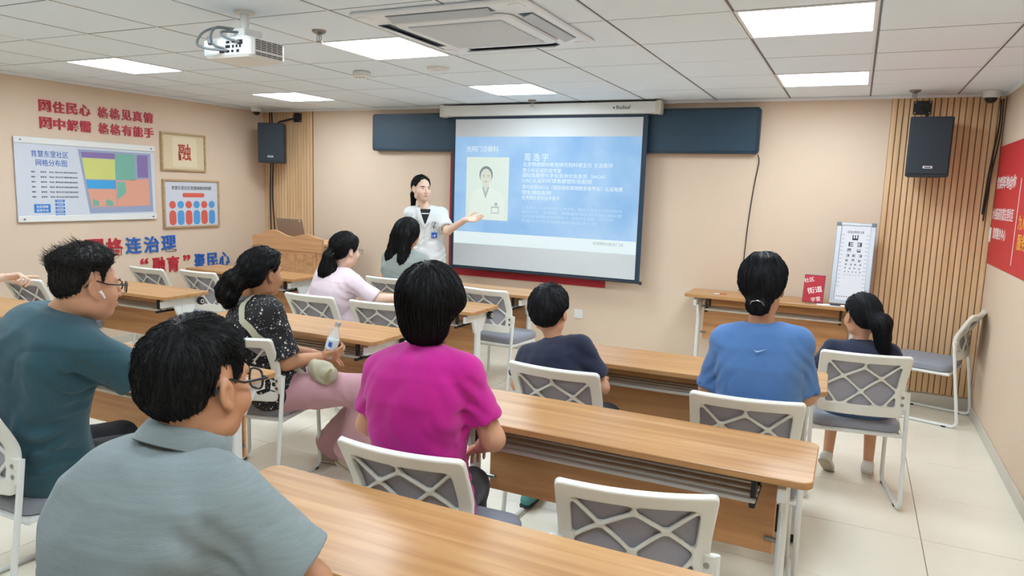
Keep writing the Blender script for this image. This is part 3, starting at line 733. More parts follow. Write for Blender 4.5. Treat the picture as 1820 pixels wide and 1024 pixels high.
# ------------------------------------------------------------------ signed-distance surfaces (numpy surface nets)
def surface_nets(fn, lo, hi, h):
    lo = np.array(lo, float); hi = np.array(hi, float)
    cs = 4
    nc = np.maximum(1, np.ceil((hi-lo)/(h*cs))).astype(int)
    n = nc*cs+1
    ax = [lo[k]+h*np.arange(n[k]) for k in range(3)]
    cax = [a[::cs] for a in ax]
    G = np.stack(np.meshgrid(*cax, indexing='ij'), -1).reshape(-1, 3)
    cv = fn(G).reshape(nc+1)
    c8 = np.stack([cv[i:i+nc[0], j:j+nc[1], k:k+nc[2]] for i in (0, 1) for j in (0, 1) for k in (0, 1)], 0)
    act = (np.abs(c8).min(0) < h*cs*1.25) | ((c8.min(0) < 0) & (c8.max(0) > 0))
    A = np.zeros(n, bool)
    up = np.repeat(np.repeat(np.repeat(act, cs, 0), cs, 1), cs, 2)
    for i in (0, 1):
        for j in (0, 1):
            for k in (0, 1): A[i:i+up.shape[0], j:j+up.shape[1], k:k+up.shape[2]] |= up
    v = np.repeat(np.repeat(np.repeat(cv[:-1, :-1, :-1], cs, 0), cs, 1), cs, 2)
    val = np.ones(n, np.float64); val[:-1, :-1, :-1] = np.where(v < 0, -1.0, 1.0)
    idx = np.argwhere(A)
    val[A] = fn(lo+h*idx)
    val[[0, -1]] = np.abs(val[[0, -1]])+1e-4; val[:, [0, -1]] = np.abs(val[:, [0, -1]])+1e-4; val[:, :, [0, -1]] = np.abs(val[:, :, [0, -1]])+1e-4
    s = val < 0
    m = n-1
    cnt = np.zeros(m, np.int8)
    for i in (0, 1):
        for j in (0, 1):
            for k in (0, 1): cnt += s[i:i+m[0], j:j+m[1], k:k+m[2]]
    cell = np.argwhere((cnt > 0) & (cnt < 8))
    ids = -np.ones(m, np.int64); ids[cell[:, 0], cell[:, 1], cell[:, 2]] = np.arange(len(cell))
    off = np.array([(i, j, k) for i in (0, 1) for j in (0, 1) for k in (0, 1)])
    cvv = np.stack([val[cell[:, 0]+o[0], cell[:, 1]+o[1], cell[:, 2]+o[2]] for o in off], 1)
    acc = np.zeros((len(cell), 3)); c = np.zeros(len(cell))
    for a in range(8):
        for b in range(a+1, 8):
            if np.abs(off[a]-off[b]).sum() != 1: continue
            va, vb = cvv[:, a], cvv[:, b]; mk = (va < 0) != (vb < 0)
            t = np.where(mk, va/np.where(mk, va-vb, 1), 0)
            acc += np.where(mk[:, None], off[a]+(off[b]-off[a])*t[:, None], 0); c += mk
    V = lo+h*(cell+acc/c[:, None])
    Q = []
    for d in range(3):
        e1, e2 = (d+1) % 3, (d+2) % 3
        sl0 = [slice(None)]*3; sl1 = [slice(None)]*3; sl0[d] = slice(0, -1); sl1[d] = slice(1, None)
        s0, s1 = s[tuple(sl0)], s[tuple(sl1)]
        E = np.argwhere(s0 != s1)
        E = E[(E[:, e1] > 0) & (E[:, e2] > 0) & (E[:, e1] < m[e1]) & (E[:, e2] < m[e2])]
        flip = ~s0[E[:, 0], E[:, 1], E[:, 2]]
        q = []
        for a, b in ((-1, -1), (0, -1), (0, 0), (-1, 0)):
            p = E.copy(); p[:, e1] += a; p[:, e2] += b; q.append(ids[p[:, 0], p[:, 1], p[:, 2]])
        q = np.stack(q, 1); q[flip] = q[flip][:, ::-1]; Q.append(q)
    return V, np.concatenate(Q)
def grad(fn, P, e=.0015):
    g = np.stack([fn(P+np.eye(3)[k]*e)-fn(P-np.eye(3)[k]*e) for k in range(3)], 1)
    return g/np.maximum(1e-9, np.linalg.norm(g, axis=1))[:, None]
def smin(a, b, k):
    h = np.clip(.5+.5*(b-a)/k, 0, 1); return b*(1-h)+a*h-k*h*(1-h)
def smax(a, b, k): return -smin(-a, -b, k)
def rc(p, a, b, r1, r2):
    a = np.asarray(a, float); b = np.asarray(b, float); ba = b-a; pa = p-a
    t = np.clip(pa@ba/max(1e-9, ba@ba), 0, 1)
    return np.linalg.norm(pa-t[:, None]*ba, axis=1)-(r1+t*(r2-r1))
def ell(p, c, rad, R=None):
    q = p-np.asarray(c, float)
    if R is not None: q = q@R
    rad = np.asarray(rad, float); a = q/rad; k0 = np.linalg.norm(a, axis=1); k1 = np.linalg.norm(a/rad, axis=1)
    return k0*(k0-1)/np.maximum(k1, 1e-9)
def sstep(a, b, x):
    t = np.clip((x-a)/(b-a), 0, 1); return t*t*(3-2*t)
_LAT = np.random.default_rng(5).random((32, 32, 32))
def vnoise(p):
    i = np.floor(p).astype(int); f = p-i; f = f*f*(3-2*f); i &= 31; j = (i+1) & 31
    def L(a, b, c): return _LAT[a, b, c]
    x0, y0, z0 = i.T; x1, y1, z1 = j.T; fx, fy, fz = f.T
    c00 = L(x0, y0, z0)*(1-fx)+L(x1, y0, z0)*fx; c10 = L(x0, y1, z0)*(1-fx)+L(x1, y1, z0)*fx
    c01 = L(x0, y0, z1)*(1-fx)+L(x1, y0, z1)*fx; c11 = L(x0, y1, z1)*(1-fx)+L(x1, y1, z1)*fx
    return ((c00*(1-fy)+c10*fy)*(1-fz)+(c01*(1-fy)+c11*fy)*fz)*2-1

# chair back: lattice cut into a bent plastic shell, meshed in a flat frame and then bent
BW, BH = .222, .37          # half width, height along the shell
def back_lattice(p):
    x, s, w = p[:, 0], p[:, 1], p[:, 2]
    def rr(x, s, hx, s0, s1, r):
        qx = np.abs(x)-(hx-r); qs = np.abs(s-(s0+s1)/2)-((s1-s0)/2-r)
        return np.linalg.norm(np.maximum(np.stack([qx, qs], 1), 0), axis=1)+np.minimum(np.maximum(qx, qs), 0)-r
    outer = rr(x, s, BW-.012*(1-s/BH), 0, BH, .022)
    ix, s0, s1 = BW-.042, .055, BH-.052
    ring = np.maximum(outer, -rr(x, s, ix-.012*(1-s/BH), s0, s1, .012))
    def N(u, v): return (u*ix, s0+v*(s1-s0))
    a, b, c, dd = N(0, .86), N(-.52, .60), N(.5, .60), N(0, .27)
    segs = [(N(-1, 1), b), (b, dd), (dd, N(.46, -.02)), (N(1, 1), c), (c, dd), (dd, N(-.5, -.02)), (a, b), (b, N(-1, .32)), (a, c), (c, N(1, .30)), (N(-1, .32), N(-.62, -.02)), (N(1, .30), N(.62, -.02)), (N(0, 1.05), a)]
    lat = None; p2 = np.stack([x, s], 1)
    for A, B in segs:
        A = np.array(A); B = np.array(B); ba = B-A; t = np.clip((p2-A)@ba/(ba@ba), 0, 1)
        d = np.linalg.norm(p2-A-t[:, None]*ba, axis=1)-.0055
        lat = d if lat is None else smin(lat, d, .012)
    d2 = smin(ring, lat, .018)
    th = .0075+.004*(ring < .004)
    q = np.stack([d2+.003, np.abs(w)-th+.003], 1)
    return np.linalg.norm(np.maximum(q, 0), axis=1)+np.minimum(np.maximum(q[:, 0], q[:, 1]), 0)-.003
def bend(P):
    """flat shell (x, s, w) -> chair space; w > 0 points to the rear"""
    x, s, w = P.T
    tilt = math.radians(29); s0 = .165; soft = .022
    # profile: vertical to s0, then leaning back
    k = np.log1p(np.exp((s-s0)/soft))*soft
    y = -.212+.10*np.minimum(s, s0)-k*math.sin(tilt); z = .495+s-k*(1-math.cos(tilt))
    sl = 1/(1+np.exp(-(s-s0)/soft)); ny, nz = -np.cos(sl*tilt), -np.sin(sl*tilt)
    y = y-.035*(1-(x/BW)**2)
    return np.stack([x, y+ny*w, z+nz*w], 1)
def make_chair():
    r = empty('stacking_chair')
    V, Q = surface_nets(back_lattice, (-BW-.012, -.012, -.02), (BW+.012, BH+.012, .02), .0042)
    me = mesh_from(bend(V), Q, 'back_frame', M_PLASTIC); link('back_frame', me, r)
    n = 18; vs = []; fs = []
    for side in (0, 1):
        for i in range(n+1):
            for j in range(n+1): vs.append(((i/n*2-1)*(BW-.035), .045+(BH-.09)*j/n, -.009-.003*side))
    for i in range(n):
        for j in range(n):
            a = i*(n+1)+j; q = (a, a+n+1, a+n+2, a+1); fs.append(q[::-1]); fs.append(tuple(k+(n+1)**2 for k in q))
    link('back_mesh', mesh_from(bend(np.array(vs)), fs, 'back_mesh', M_MESH), r)
    seat = MB()
    P = rrect(.455, .43, .07, 7)
    rings = [(.94, .395), (1.0, .405), (1.0, .432), (.975, .445), (.90, .452), (.5, .458), (.02, .459)]
    nP = len(P)
    seat.add([(x*k, y*k+.02, z) for k, z in rings for x, y in P], [tuple(range(nP-1, -1, -1))]+[tuple((len(rings)-1)*nP+i for i in range(nP))]+[(a*nP+i, a*nP+(i+1) % nP, (a+1)*nP+(i+1) % nP, (a+1)*nP+i) for a in range(len(rings)-1) for i in range(nP)])
    seat.build('seat', M_SEAT, r, smooth=50)
    MB().slab(rrect(.45, .425, .07, 6, 0, .02), .383, .397, .004).build('seat_pan', M_PLASTIC, r)
    for s in (-1, 1):
        t = MB(); x = s*.232
        t.tube(fillet([(x, -.207, .63), (x, -.222, .50), (x, -.285, .012), (x, .175, .012), (x*.97, .165, .385), (x*.93, -.19, .385)], .05, 5), .0115, 8)
        t.build('leg_frame', M_WHITE, r)
        for z in (.565, .605): MB().lathe([(.0085, 0), (.0085, .004), (.005, .006)], (s*.205, -.228, z), 'y', 10).build('bolt', M_STEEL, r, None, None)
        for yy in (-.20, .12): MB().box((x, yy, .006), (.028, .03, .012), .003).build('glide', M_BLACK, r)
        MB().box((s*.214, -.214, .585), (.034, .022, .10), .004).build('back_bracket', M_PLASTIC, r)
    MB().tube([(-.225, -.19, .385), (.225, -.19, .385)], .0105, 8).build('rear_rail', M_WHITE, r); MB().tube([(-.225, .165, .385), (.225, .165, .385)], .0105, 8).build('front_rail', M_WHITE, r)
    return r
chair0 = make_chair()
# (top-edge middle x, y, turn in degrees, label)
CHAIRS = [
 (.004, -2.925, 3, 'white lattice-back chair of the person in the magenta shirt'),
 (.715, -2.84, 14, 'empty white lattice-back chair nearest the camera'),
 (.86, -1.765, 7, 'white lattice-back chair of the person in the blue top'),
 (1.30, -.575, 9, 'white lattice-back chair of the person in navy with white shoes'),
 (.018, -1.745, -1, 'white lattice-back chair of the person in navy below the wall outlet'),
 (-1.615, -2.05, 12, 'white lattice-back chair of the person in the floral blouse'),
 (-2.255, -.767, 0, 'white lattice-back chair of the person in the pale pink shirt'),
 (-1.68, -.745, 6, 'empty white lattice-back chair beside the person in the pale pink shirt'),
 (-2.385, .35, 1, 'white lattice-back chair of the person in the grey top'),
 (-1.41, .285, -5, 'empty white lattice-back chair right of the person in the grey top, below the screen'),
 (-4.385, -.43, 0, 'empty white lattice-back chair under the slogan with quotation marks, nearer the slogan wall'),
 (-3.87, -.33, 0, 'empty white lattice-back chair before the lectern desk, at its aisle end'),
 (-4.46, -1.43, 4, 'empty white lattice-back chair behind the pointing hand'),
 (-1.605, -3.31, 0, 'white lattice-back chair of the person in the teal shirt'),
 (-.12, -4.02, 0, 'white lattice-back chair of the person in the grey polo'),
 (-4.16, -2.75, 0, 'white lattice-back chair of the person with the pointing hand'),
]
for k, (x, y, a, lab) in enumerate(CHAIRS):
    c = chair0 if k == 0 else copy_tree(chair0)
    a = math.radians(a); back = .295
    c.location = (x-math.sin(a)*back, y+math.cos(a)*back, 0); c.rotation_euler = (0, 0, a)
    tag(c, lab, 'chair', 'white lattice-back chairs')
c = copy_tree(chair0); c.location = (1.775, 1.575, 0); c.rotation_euler = (0, 0, math.radians(73)); tag(c, 'empty white lattice-back chair sideways in the corner below the banner', 'chair', 'white lattice-back chairs')

# ================================================================== ON THE TABLE BY THE WALL
ZT = .75*1.06+.0015
e = empty('eye_chart_lightbox', (1.19, 1.57, ZT+.004), 0, 'lit white eye test chart in a silver light box', 'eye chart')
e.rotation_euler = (math.radians(-13), 0, math.radians(-3))
M_SILV = mat('lightbox_silver', srgb(176, 180, 186), .35, metal=.3); M_CHART = emit('chart_panel', srgb(236, 240, 248), 0.62); M_CHART.node_tree.nodes['Principled BSDF'].inputs['Base Color'].default_value = (.2, .2, .21, 1); M_CORNER = mat('lightbox_corner', srgb(108, 112, 114), .5)
CW, CH = .285, .66
MB().box((0, .015, CH/2), (CW-.01, .03, CH-.01), .004).build('back_case', M_SILV, e)
mb = MB()
for s in (-1, 1): mb.box((s*(CW/2-.019), -.004, CH/2), (.038, .014, CH), .004)
mb.box((0, -.004, CH-.012), (CW-.06, .014, .024), .004).box((0, -.004, .016), (CW-.06, .014, .032), .004); mb.build('frame', M_SILV, e)
for s in (-1, 1): MB().box((s*(CW/2-.016), -.008, CH-.014), (.036, .012, .032), .003).build('corner_piece', M_CORNER, e)
MB().box((0, -.0015, CH/2+.005), (CW-.07, .002, CH-.055)).build('chart_panel', M_CHART, e, smooth=0)
mb = MB(); text_into(mb, '标准对数视力表', 0, CH-.075, .12, .022, WF, .0006)
def letter_e(u, v, s, q):
    co, fs, _ = TEXT['E']; ca, sa = [(1, 0), (0, 1), (-1, 0), (0, -1)][q]
    mb.add([WF(u+(c[0]*ca-c[1]*sa)*s, v+(c[0]*sa+c[1]*ca)*s, c[2]*.0006) for c in co.tolist()], fs)
v = CH-.118
rows = [(1, .042, .0), (2, .034, .062), (2, .026, .07), (3, .021, .046), (3, .018, .046), (4, .013, .034), (4, .011, .034), (5, .009, .027), (6, .006, .022)]
for k, (n, s, gap) in enumerate(rows):
    for i in range(n): letter_e((i-(n-1)/2)*max(gap, s*1.3)+(.004 if k % 2 else 0), v, s, (k*3+i*2+1) % 4)
    v -= s*.5+.0185+(rows[min(k+1, 8)][1])*.5
for i in range(11): mb.box(WF(-.09+.018*i, .062, .0006), (.007, .001, .007))
tag(mb.build('chart_print', mat('chart_ink', srgb(14, 16, 22), .6), e, (0, -.003, 0), smooth=0), kind='stuff')
mb = MB()
for k in range(14):
    for s in (-1, 1): mb.box(WF(s*.09, CH-.10-.032*k, .0004), (.02, .0008, .004))
tag(mb.build('chart_scale', mat('chart_grey', srgb(150, 156, 166), .6), e, (0, -.003, 0), smooth=0), kind='stuff')

e = empty('sign_stand', (.93, 1.50, ZT+.002), 0, 'small tilted red sign with white characters on a black stand', 'sign')
e.rotation_euler = (math.radians(-14), 0, math.radians(-4))
MB().box((0, 0, .115), (.155, .006, .225), .002).build('frame', mat('sign_frame', srgb(90, 50, 92), .5), e)
MB().box((0, -.0035, .115), (.146, .002, .215)).build('sign_face', M_REDV, e, smooth=0)
mb = MB(); ca, sa = math.cos(.26), math.sin(.26)
def slant(u, v, d): return (u*ca-v*sa, -.0046-d, u*sa+v*ca+.115)
for s_, u, vv, w, h in (('街道', .005, -.01, .11, .05), ('社区', -.022, .078, .075, .036), ('学堂', .0, -.085, .07, .036)): text_into(mb, s_, u, vv, w, h, slant, .0008)
mb.build('sign_text', M_PRINTW, e, smooth=0)
mb = MB().tube([(-.05, .003, .12), (-.06, .075, .018)], .004, 6).tube([(.05, .003, .12), (.06, .075, .018)], .004, 6); mb.build('stand', M_BLACK, e)

def paper(x, y, w, d, rz, label, z=0.0):
    o = MB().box((0, 0, .0008), (w, d, .0014)).build('paper_sheet', M_PRINTW, loc=(x, y, ZT+z), rot=(0, 0, rz), smooth=0); tag(o, label, 'paper', 'papers on the wall table'); return o
paper(1.07, 1.475, .21, .10, .05, 'white paper lying by the foot of the red sign'); paper(1.2, 1.46, .14, .09, -.2, 'white paper half under the eye chart', .0022)
o = MB().box((0, 0, .005), (.075, .03, .01), .003).build('phone', M_BLACK, loc=(1.10, 1.47, ZT+.0022), rot=(0, 0, -.25)); tag(o, 'small black device lying on the papers', 'device')
e = empty('trial_glasses', (.20, 1.52, ZT+.001), .1, 'small orange and white loop lying on the wall table', 'glasses')
MB().tube([(-.02+.022*math.cos(k*math.pi/6), .014*math.sin(k*math.pi/6), .004) for k in range(12)], .003, 6, True).build('white_loop', M_WHITE, e)
MB().tube([(0, 0, .004), (.03, .004, .006), (.06, .0, .004)], .004, 6).build('orange_handle', mat('orange_plastic', srgb(196, 92, 60), .5), e)

# ================================================================== PEOPLE
def V3(*a): return np.array(a, float)
def unit(v): v = np.asarray(v, float); return v/np.linalg.norm(v)
def rot2(a): return np.array([[math.cos(a), -math.sin(a), 0], [math.sin(a), math.cos(a), 0], [0, 0, 1]])
def frame_of(yaw, pitch=0.0, roll=0.0):
    """columns: right, forward, up; yaw 0 looks along +y"""
    r = rot2(yaw)@V3(1, 0, 0); f = rot2(yaw)@V3(0, 1, 0); u = V3(0, 0, 1)
    f2 = f*math.cos(pitch)+u*math.sin(pitch); u2 = u*math.cos(pitch)-f*math.sin(pitch)
    r3 = r*math.cos(roll)+u2*math.sin(roll); u3 = u2*math.cos(roll)-r*math.sin(roll)
    return np.stack([r3, f2, u3], 1)
def skin_mat(name, c): return mat(name, srgb(*c), .5, noise=.05, nscale=18, sub=.12, bump=.06, bscale=220, spec=.35)
SKIN = skin_mat('skin_warm', (204, 152, 120)); SKIN_P = skin_mat('skin_pale', (230, 194, 172)); SKIN_D = skin_mat('skin_tan', (188, 136, 102))
def hair_mat(name, c):
    m = mat(name, srgb(*c), .55, noise=.35, nscale=40, spec=.25, bump=.35, bscale=260, stretch=(1, 1, .25)); return m
HAIR = hair_mat('hair_black', (13, 12, 12)); HAIR_B = hair_mat('hair_soft_black', (20, 21, 25))
def cloth(name, c, bs=420, noise=.05, bump=.25, rough=.85, stretch=(1, 1, 1), nscale=30): return mat(name, srgb(*c), rough, noise=noise, nscale=nscale, bump=bump, bscale=bs, sheen=.15, spec=.25, stretch=stretch)
EYE_W = mat('eye_white', srgb(232, 228, 222), .2); EYE_D = mat('eye_dark', srgb(32, 22, 18), .15); LIP = mat('lip', srgb(176, 104, 92), .45); BROW = mat('brow', srgb(44, 36, 34), .7)

def head_sdf(H, R, s, neck_base, neck_r, fem):
    """world sdf of head, face, ears and neck"""
    nb = (np.asarray(neck_base)-H)@R/s; nr = neck_r/s
    def f(P):
        p = (P-H)@R/s
        d = ell(p, (0, -.014, .028), (.077, .098, .093))
        d = smin(d, ell(p, (0, .022, -.03), (.064, .072, .082)), .03)
        jaw = .92 if fem else 1.0
        d = smin(d, ell(p, (0, .052, -.085), (.036*jaw, .034, .03)), .03)
        ax = np.abs(p[:, 0]); q = np.stack([ax, p[:, 1], p[:, 2]], 1)
        d = smin(d, ell(q, (.042, .05, -.03), (.028, .032, .03)), .02)
        d = smin(d, ell(q, (.052*jaw, .0, -.07), (.02, .032, .024)), .025)
        d = smin(d, rc(q, (0, .083, .03), (.038, .074, .03), .012, .010), .012)
        d = smax(d, -ell(q, (.032, .108, .008), (.017, .018, .010)), .012)
        d = smin(d, rc(p, (0, .093, .012), (0, .110, -.026), .007, .0105), .012)
        d = smin(d, ell(q, (.011, .099, -.03), (.009, .010, .007)), .006)
        d = smin(d, ell(p, (0, .093, -.058), (.022, .012, .0055)), .005); d = smin(d, ell(p, (0, .091, -.067), (.018, .012, .006)), .005)
        ce, se = math.cos(.22), math.sin(.22); ey = (q[:, 1]+.013)*ce+(q[:, 2]+.003)*se; ez = -(q[:, 1]+.013)*se+(q[:, 2]+.003)*ce
        le = np.stack([q[:, 0]-.080-np.clip(-ey, 0, .03)*.35, ey, ez], 1)
        er = ell(le, (0, 0, .002), (.0075, .0205, .031))
        er = smax(er, -ell(le, (.0085, .003, .001), (.0075, .0125, .020)), .003)
        er = smin(er, ell(le, (.0, .012, -.004), (.0055, .006, .008)), .004)
        er = smin(er, ell(le, (-.002, .007, -.030), (.006, .009, .010)), .008)
        d = smin(d, er, .008)
        d = smin(d, rc(p, (0, -.022, -.05), nb, nr, nr*1.06), .03)
        d = smin(d, rc(p, nb, nb+(nb-V3(0, -.022, -.05))*.5, nr*1.06, nr*1.5), .03)
        return d*s
    return f
def pts_box(pts, pad):
    A = np.array([p for p in pts]); return A.min(0)-pad, A.max(0)+pad

def hand_mesh(W, d, n, side, curl, spread, s, h=.0042, thumb=.5, point=False):
    """hand at wrist W: d along the hand, n palm normal (towards the palm side); side +1 puts the thumb on +across"""
    d = unit(d); n = unit(n-d*np.dot(n, d)); a = np.cross(d, n)*side      # a: towards the thumb side
    def P(x, y, z): return W+(a*x+d*y+n*z)*s
    fs = []
    palm = [(P(.022, .02, 0), P(.030, .085, 0), .013, .0125), (P(.004, .015, .0), P(.009, .09, 0), .0145, .013), (P(-.014, .015, 0), P(-.012, .088, 0), .0145, .0125), (P(-.026, .03, .002), P(-.030, .078, 0), .012, .0115), (P(0, -.04, 0), P(0, .02, 0), .024, .021)]
    fs += palm
    L = [(.030, .088, (.044, .026, .021)), (.010, .094, (.049, .030, .023)), (-.011, .090, (.045, .028, .022)), (-.030, .079, (.035, .021, .019))]
    pts = []
    for i, (x, y, ls) in enumerate(L):
        c = curl[i] if hasattr(curl, '__len__') else curl
        if point and i == 0: c = .08
        base = np.array([x, y, 0.0]); ang = 0.0; sp = spread*(1.5-i)*.12; r = .0092 if i < 3 else .0082
        q = base
        for k, l in enumerate(ls):
            ang += c*(.75, 1.0, .7)[k]
            nq = q+np.array([math.sin(sp)*l*math.cos(ang), math.cos(sp)*l*math.cos(ang), l*math.sin(ang)])
            fs.append((P(*q), P(*nq), r*s*(1-.06*k), r*s*(.95-.07*k))); q = nq
        pts.append(P(*q))
    t0 = np.array([.024, .022, .006]); t1 = t0+np.array([.026, .030, .012+.01*thumb]); t2 = t1+np.array([.012*(1-thumb)+.004, .032, .006+.016*thumb]); t3 = t2+np.array([-.004*thumb, .024, .010*thumb])
    fs += [(P(*t0), P(*t1), .0145*s, .0125*s), (P(*t1), P(*t2), .0118*s, .0105*s), (P(*t2), P(*t3), .0102*s, .0085*s)]
    fs = [(A, B, r1*(s if r1 > 0 and k < 5 else 1), r2*(s if k < 5 else 1)) for k, (A, B, r1, r2) in enumerate(fs)]
    def f(X):
        D = None
        for k, (A, B, r1, r2) in enumerate(fs):
            dd = rc(X, A, B, r1, r2); kk = .010 if k < 5 else .0035
            D = dd if D is None else smin(D, dd, kk*s)
        return D
    lo, hi = pts_box([A for A, *_ in fs]+[B for _, B, *_ in fs], .03)
    return surface_nets(f, lo, hi, h)

def join(parts):
    Vs, Qs, n = [], [], 0
    for V, Q in parts: Vs.append(V); Qs.append(np.asarray(Q)+n); n += len(V)
    return np.concatenate(Vs), np.concatenate(Qs)

def strands(fn, dirfn, roots, L, nseg, rad, lift=0.0, jitter=.25, off=(0.0, .004), taper=True):
    """thin three-sided locks laid over the hair volume, following dirfn along its surface"""
    N = len(roots); p = roots.copy(); n0 = grad(fn, p); P = [p.copy()]
    o = RNG.uniform(off[0], off[1], N); Ls = L*RNG.uniform(.6, 1.25, N); jv = RNG.normal(0, jitter, (N, 3))
    for k in range(nseg):
        n = grad(fn, p); d = dirfn(p)+jv*.35
        d = d-n*np.sum(d*n, 1)[:, None]; d /= np.maximum(1e-6, np.linalg.norm(d, axis=1))[:, None]
        p = p+d*(Ls/nseg)[:, None]+n*(lift*(k+1)/nseg*Ls/nseg)[:, None]
        if lift <= .0001 or k < 1:
            dist = fn(p); p = p-n*(np.clip(dist-o, -.02, .02))[:, None]
        P.append(p.copy())
    P = np.stack(P, 1)     # N, nseg+1, 3
    T = np.gradient(P, axis=1); T /= np.maximum(1e-9, np.linalg.norm(T, axis=2))[:, :, None]
    A = np.cross(T, n0[:, None, :]+1e-3); A /= np.maximum(1e-9, np.linalg.norm(A, axis=2))[:, :, None]; B = np.cross(T, A)
    w = rad*RNG.uniform(.6, 1.3, N)[:, None]*(np.linspace(1, .25, nseg+1)[None] if taper else np.ones((1, nseg+1)))
    R = [P+(A*math.cos(a)+B*math.sin(a))*w[:, :, None] for a in (0, 2.094, 4.189)]
    V = np.stack(R, 2).reshape(-1, 3); m = nseg+1
    base = (np.arange(N)*m*3)[:, None, None]; k = (np.arange(nseg)*3)[None, :, None]; j = np.arange(3)[None, None, :]; j2 = (j+1) % 3
    Q = np.stack([base+k+j, base+k+j2, base+k+3+j2, base+k+3+j], -1).reshape(-1, 4)
    return V, Q

def sample_surface(V, Q, n):
    i = RNG.integers(0, len(Q), n); q = V[Q[i]]; w = RNG.dirichlet((1, 1, 1, 1), n)
    return (q*w[:, :, None]).sum(1)

def make_hair(parent, cfg, H, R, s):
    """cfg: hairline heights, thickness, extra volumes (list of (fn, direction)), cuts"""
    hl = cfg.get('line', [(0, .078), (45, .07), (75, .03), (92, .028), (112, -.035), (140, -.07), (180, -.078)])
    th_t, th_s, th_b = cfg.get('th', (.022, .014, .012)); extra = cfg.get('extra', []); sx = cfg.get('sx', 1.0)
    ang = np.radians([a for a, _ in hl]); hz = np.array([z for _, z in hl])
    noise_amp = cfg.get('rough', .003)
    def loc(P): return (P-H)@R/s
    def base(p):
        phi = np.abs(np.arctan2(p[:, 0], p[:, 1]+.0))
        zm = np.interp(phi, ang, hz)
        w = sstep(-.012, cfg.get('fade', .03), p[:, 2]-zm)
        back = sstep(.0, -.06, p[:, 1])
        top = sstep(.03, .10, p[:, 2])
        th = th_s*(1-top)*(1-back)+th_b*(1-top)*back+th_t*top
        th = th+.35*th*vnoise(p*14+3)*.5
        d = ell(p, (0, -.014, .028), (.077*sx, .098, .093))
        return d-(th+.008)*w+.008
    def f(P):
        p = loc(P); d = base(p)
        for e in extra:
            d = smin(d, e['fn'](p), e.get('k', .02))
        for c in cfg.get('cut', []): d = smax(d, c(p), .008)
        # combed grooves
        q = np.stack([np.arctan2(p[:, 0], p[:, 1]+.001)*9, p[:, 2]*6, p[:, 1]*8], 1)
        d = d+noise_amp*vnoise(q*3.1+7)+noise_amp*.6*vnoise(p*55)
        return d*s
    lo, hi = cfg.get('box', ((-.15, -.16, -.14), (.15, .14, .16)))
    C = np.array([(x, y, z) for x in (lo[0], hi[0]) for y in (lo[1], hi[1]) for z in (lo[2], hi[2])])*s@R.T+H
    V, Q = surface_nets(f, C.min(0), C.max(0), cfg.get('h', .005))
    crown = np.array(cfg.get('crown', (0, -.05, .13)))
    def dirs(P):
        p = loc(P); d = p-crown; d = d/np.maximum(.02, np.linalg.norm(d, axis=1))[:, None]
        g = cfg.get('comb', (0, 0, -.3)); d = d+np.array(g)
        for e in extra:
            if 'dir' in e:
                dd = e['fn'](p); w = sstep(.02, -.005, dd-base(p))[:, None]*sstep(.015, .0, dd)[:, None]
                d = d*(1-w)+np.array(e['dir'])*w
        return d@R.T
    parts = [(V, Q)]
    n = cfg.get('n', 1600)
    roots = sample_surface(V, Q, n)
    keep = fn_out = np.linalg.norm(loc(roots), axis=1) > .085
    roots = roots[keep]
    parts.append(strands(f, dirs, roots, cfg.get('len', .06)*s, cfg.get('seg', 7), cfg.get('rad', .0012), cfg.get('lift', 0), cfg.get('jit', .3)))
    for sp in cfg.get('spikes', []):
        q = sample_surface(V, Q, sp['n']*6); l = loc(q); q = q[sp['where'](l)][:sp['n']]
        dv = np.array(sp['dir']); parts.append(strands(f, lambda P: np.tile(dv@R.T, (len(P), 1)), q, sp['len'], 6, sp.get('rad', .0014), sp['lift'], .5))
    V, Q = join(parts)
    o = link('hair', mesh_from(V, Q, 'hair', cfg.get('mat', HAIR)), parent)
    return o, f

def face_parts(parent, H, R, s, brow=True):
    def W(x, y, z): return tuple(H+R@(np.array([x, y, z])*s))
    for sg in (-1, 1):
        mb = MB(); c = V3(sg*.032, .0745, .008)
        def ball(c, r, m, name, sc=(1, 1, 1)):
            mb = MB(); vs = []; fs = []; a, b = 8, 12
            for i in range(a+1):
                for j in range(b):
                    t, u = math.pi*i/a, 2*math.pi*j/b; vs.append(W(c[0]+r*sc[0]*math.sin(t)*math.cos(u), c[1]+r*sc[1]*math.sin(t)*math.sin(u), c[2]+r*sc[2]*math.cos(t)))
            for i in range(a):
                for j in range(b): fs.append((i*b+j, (i+1)*b+j, (i+1)*b+(j+1) % b, i*b+(j+1) % b))
            return mb.add(vs, fs).build(name, m, parent, smooth=180)
        e_ = ball(c, .0125, EYE_W, 'eye', (1.15, 1, .62)); p_ = ball(c+V3(0, .0075, 0), .0066, EYE_D, 'pupil'); p_.parent = e_
        if brow: MB().tube([W(sg*.016, .094, .026), W(sg*.034, .092, .031), W(sg*.05, .078, .026)], [.002*s, .003*s, .0012*s], 6).build('eyebrow', BROW, parent)
    MB().tube([W(-.022, .095, -.0615), W(-.010, .1045, -.059), W(0, .1055, -.0605), (W(.010, .1045, -.059)), W(.022, .095, -.0615)], [.001*s, .0034*s, .0036*s, .0034*s, .001*s], 6).build('lips', LIP, parent)

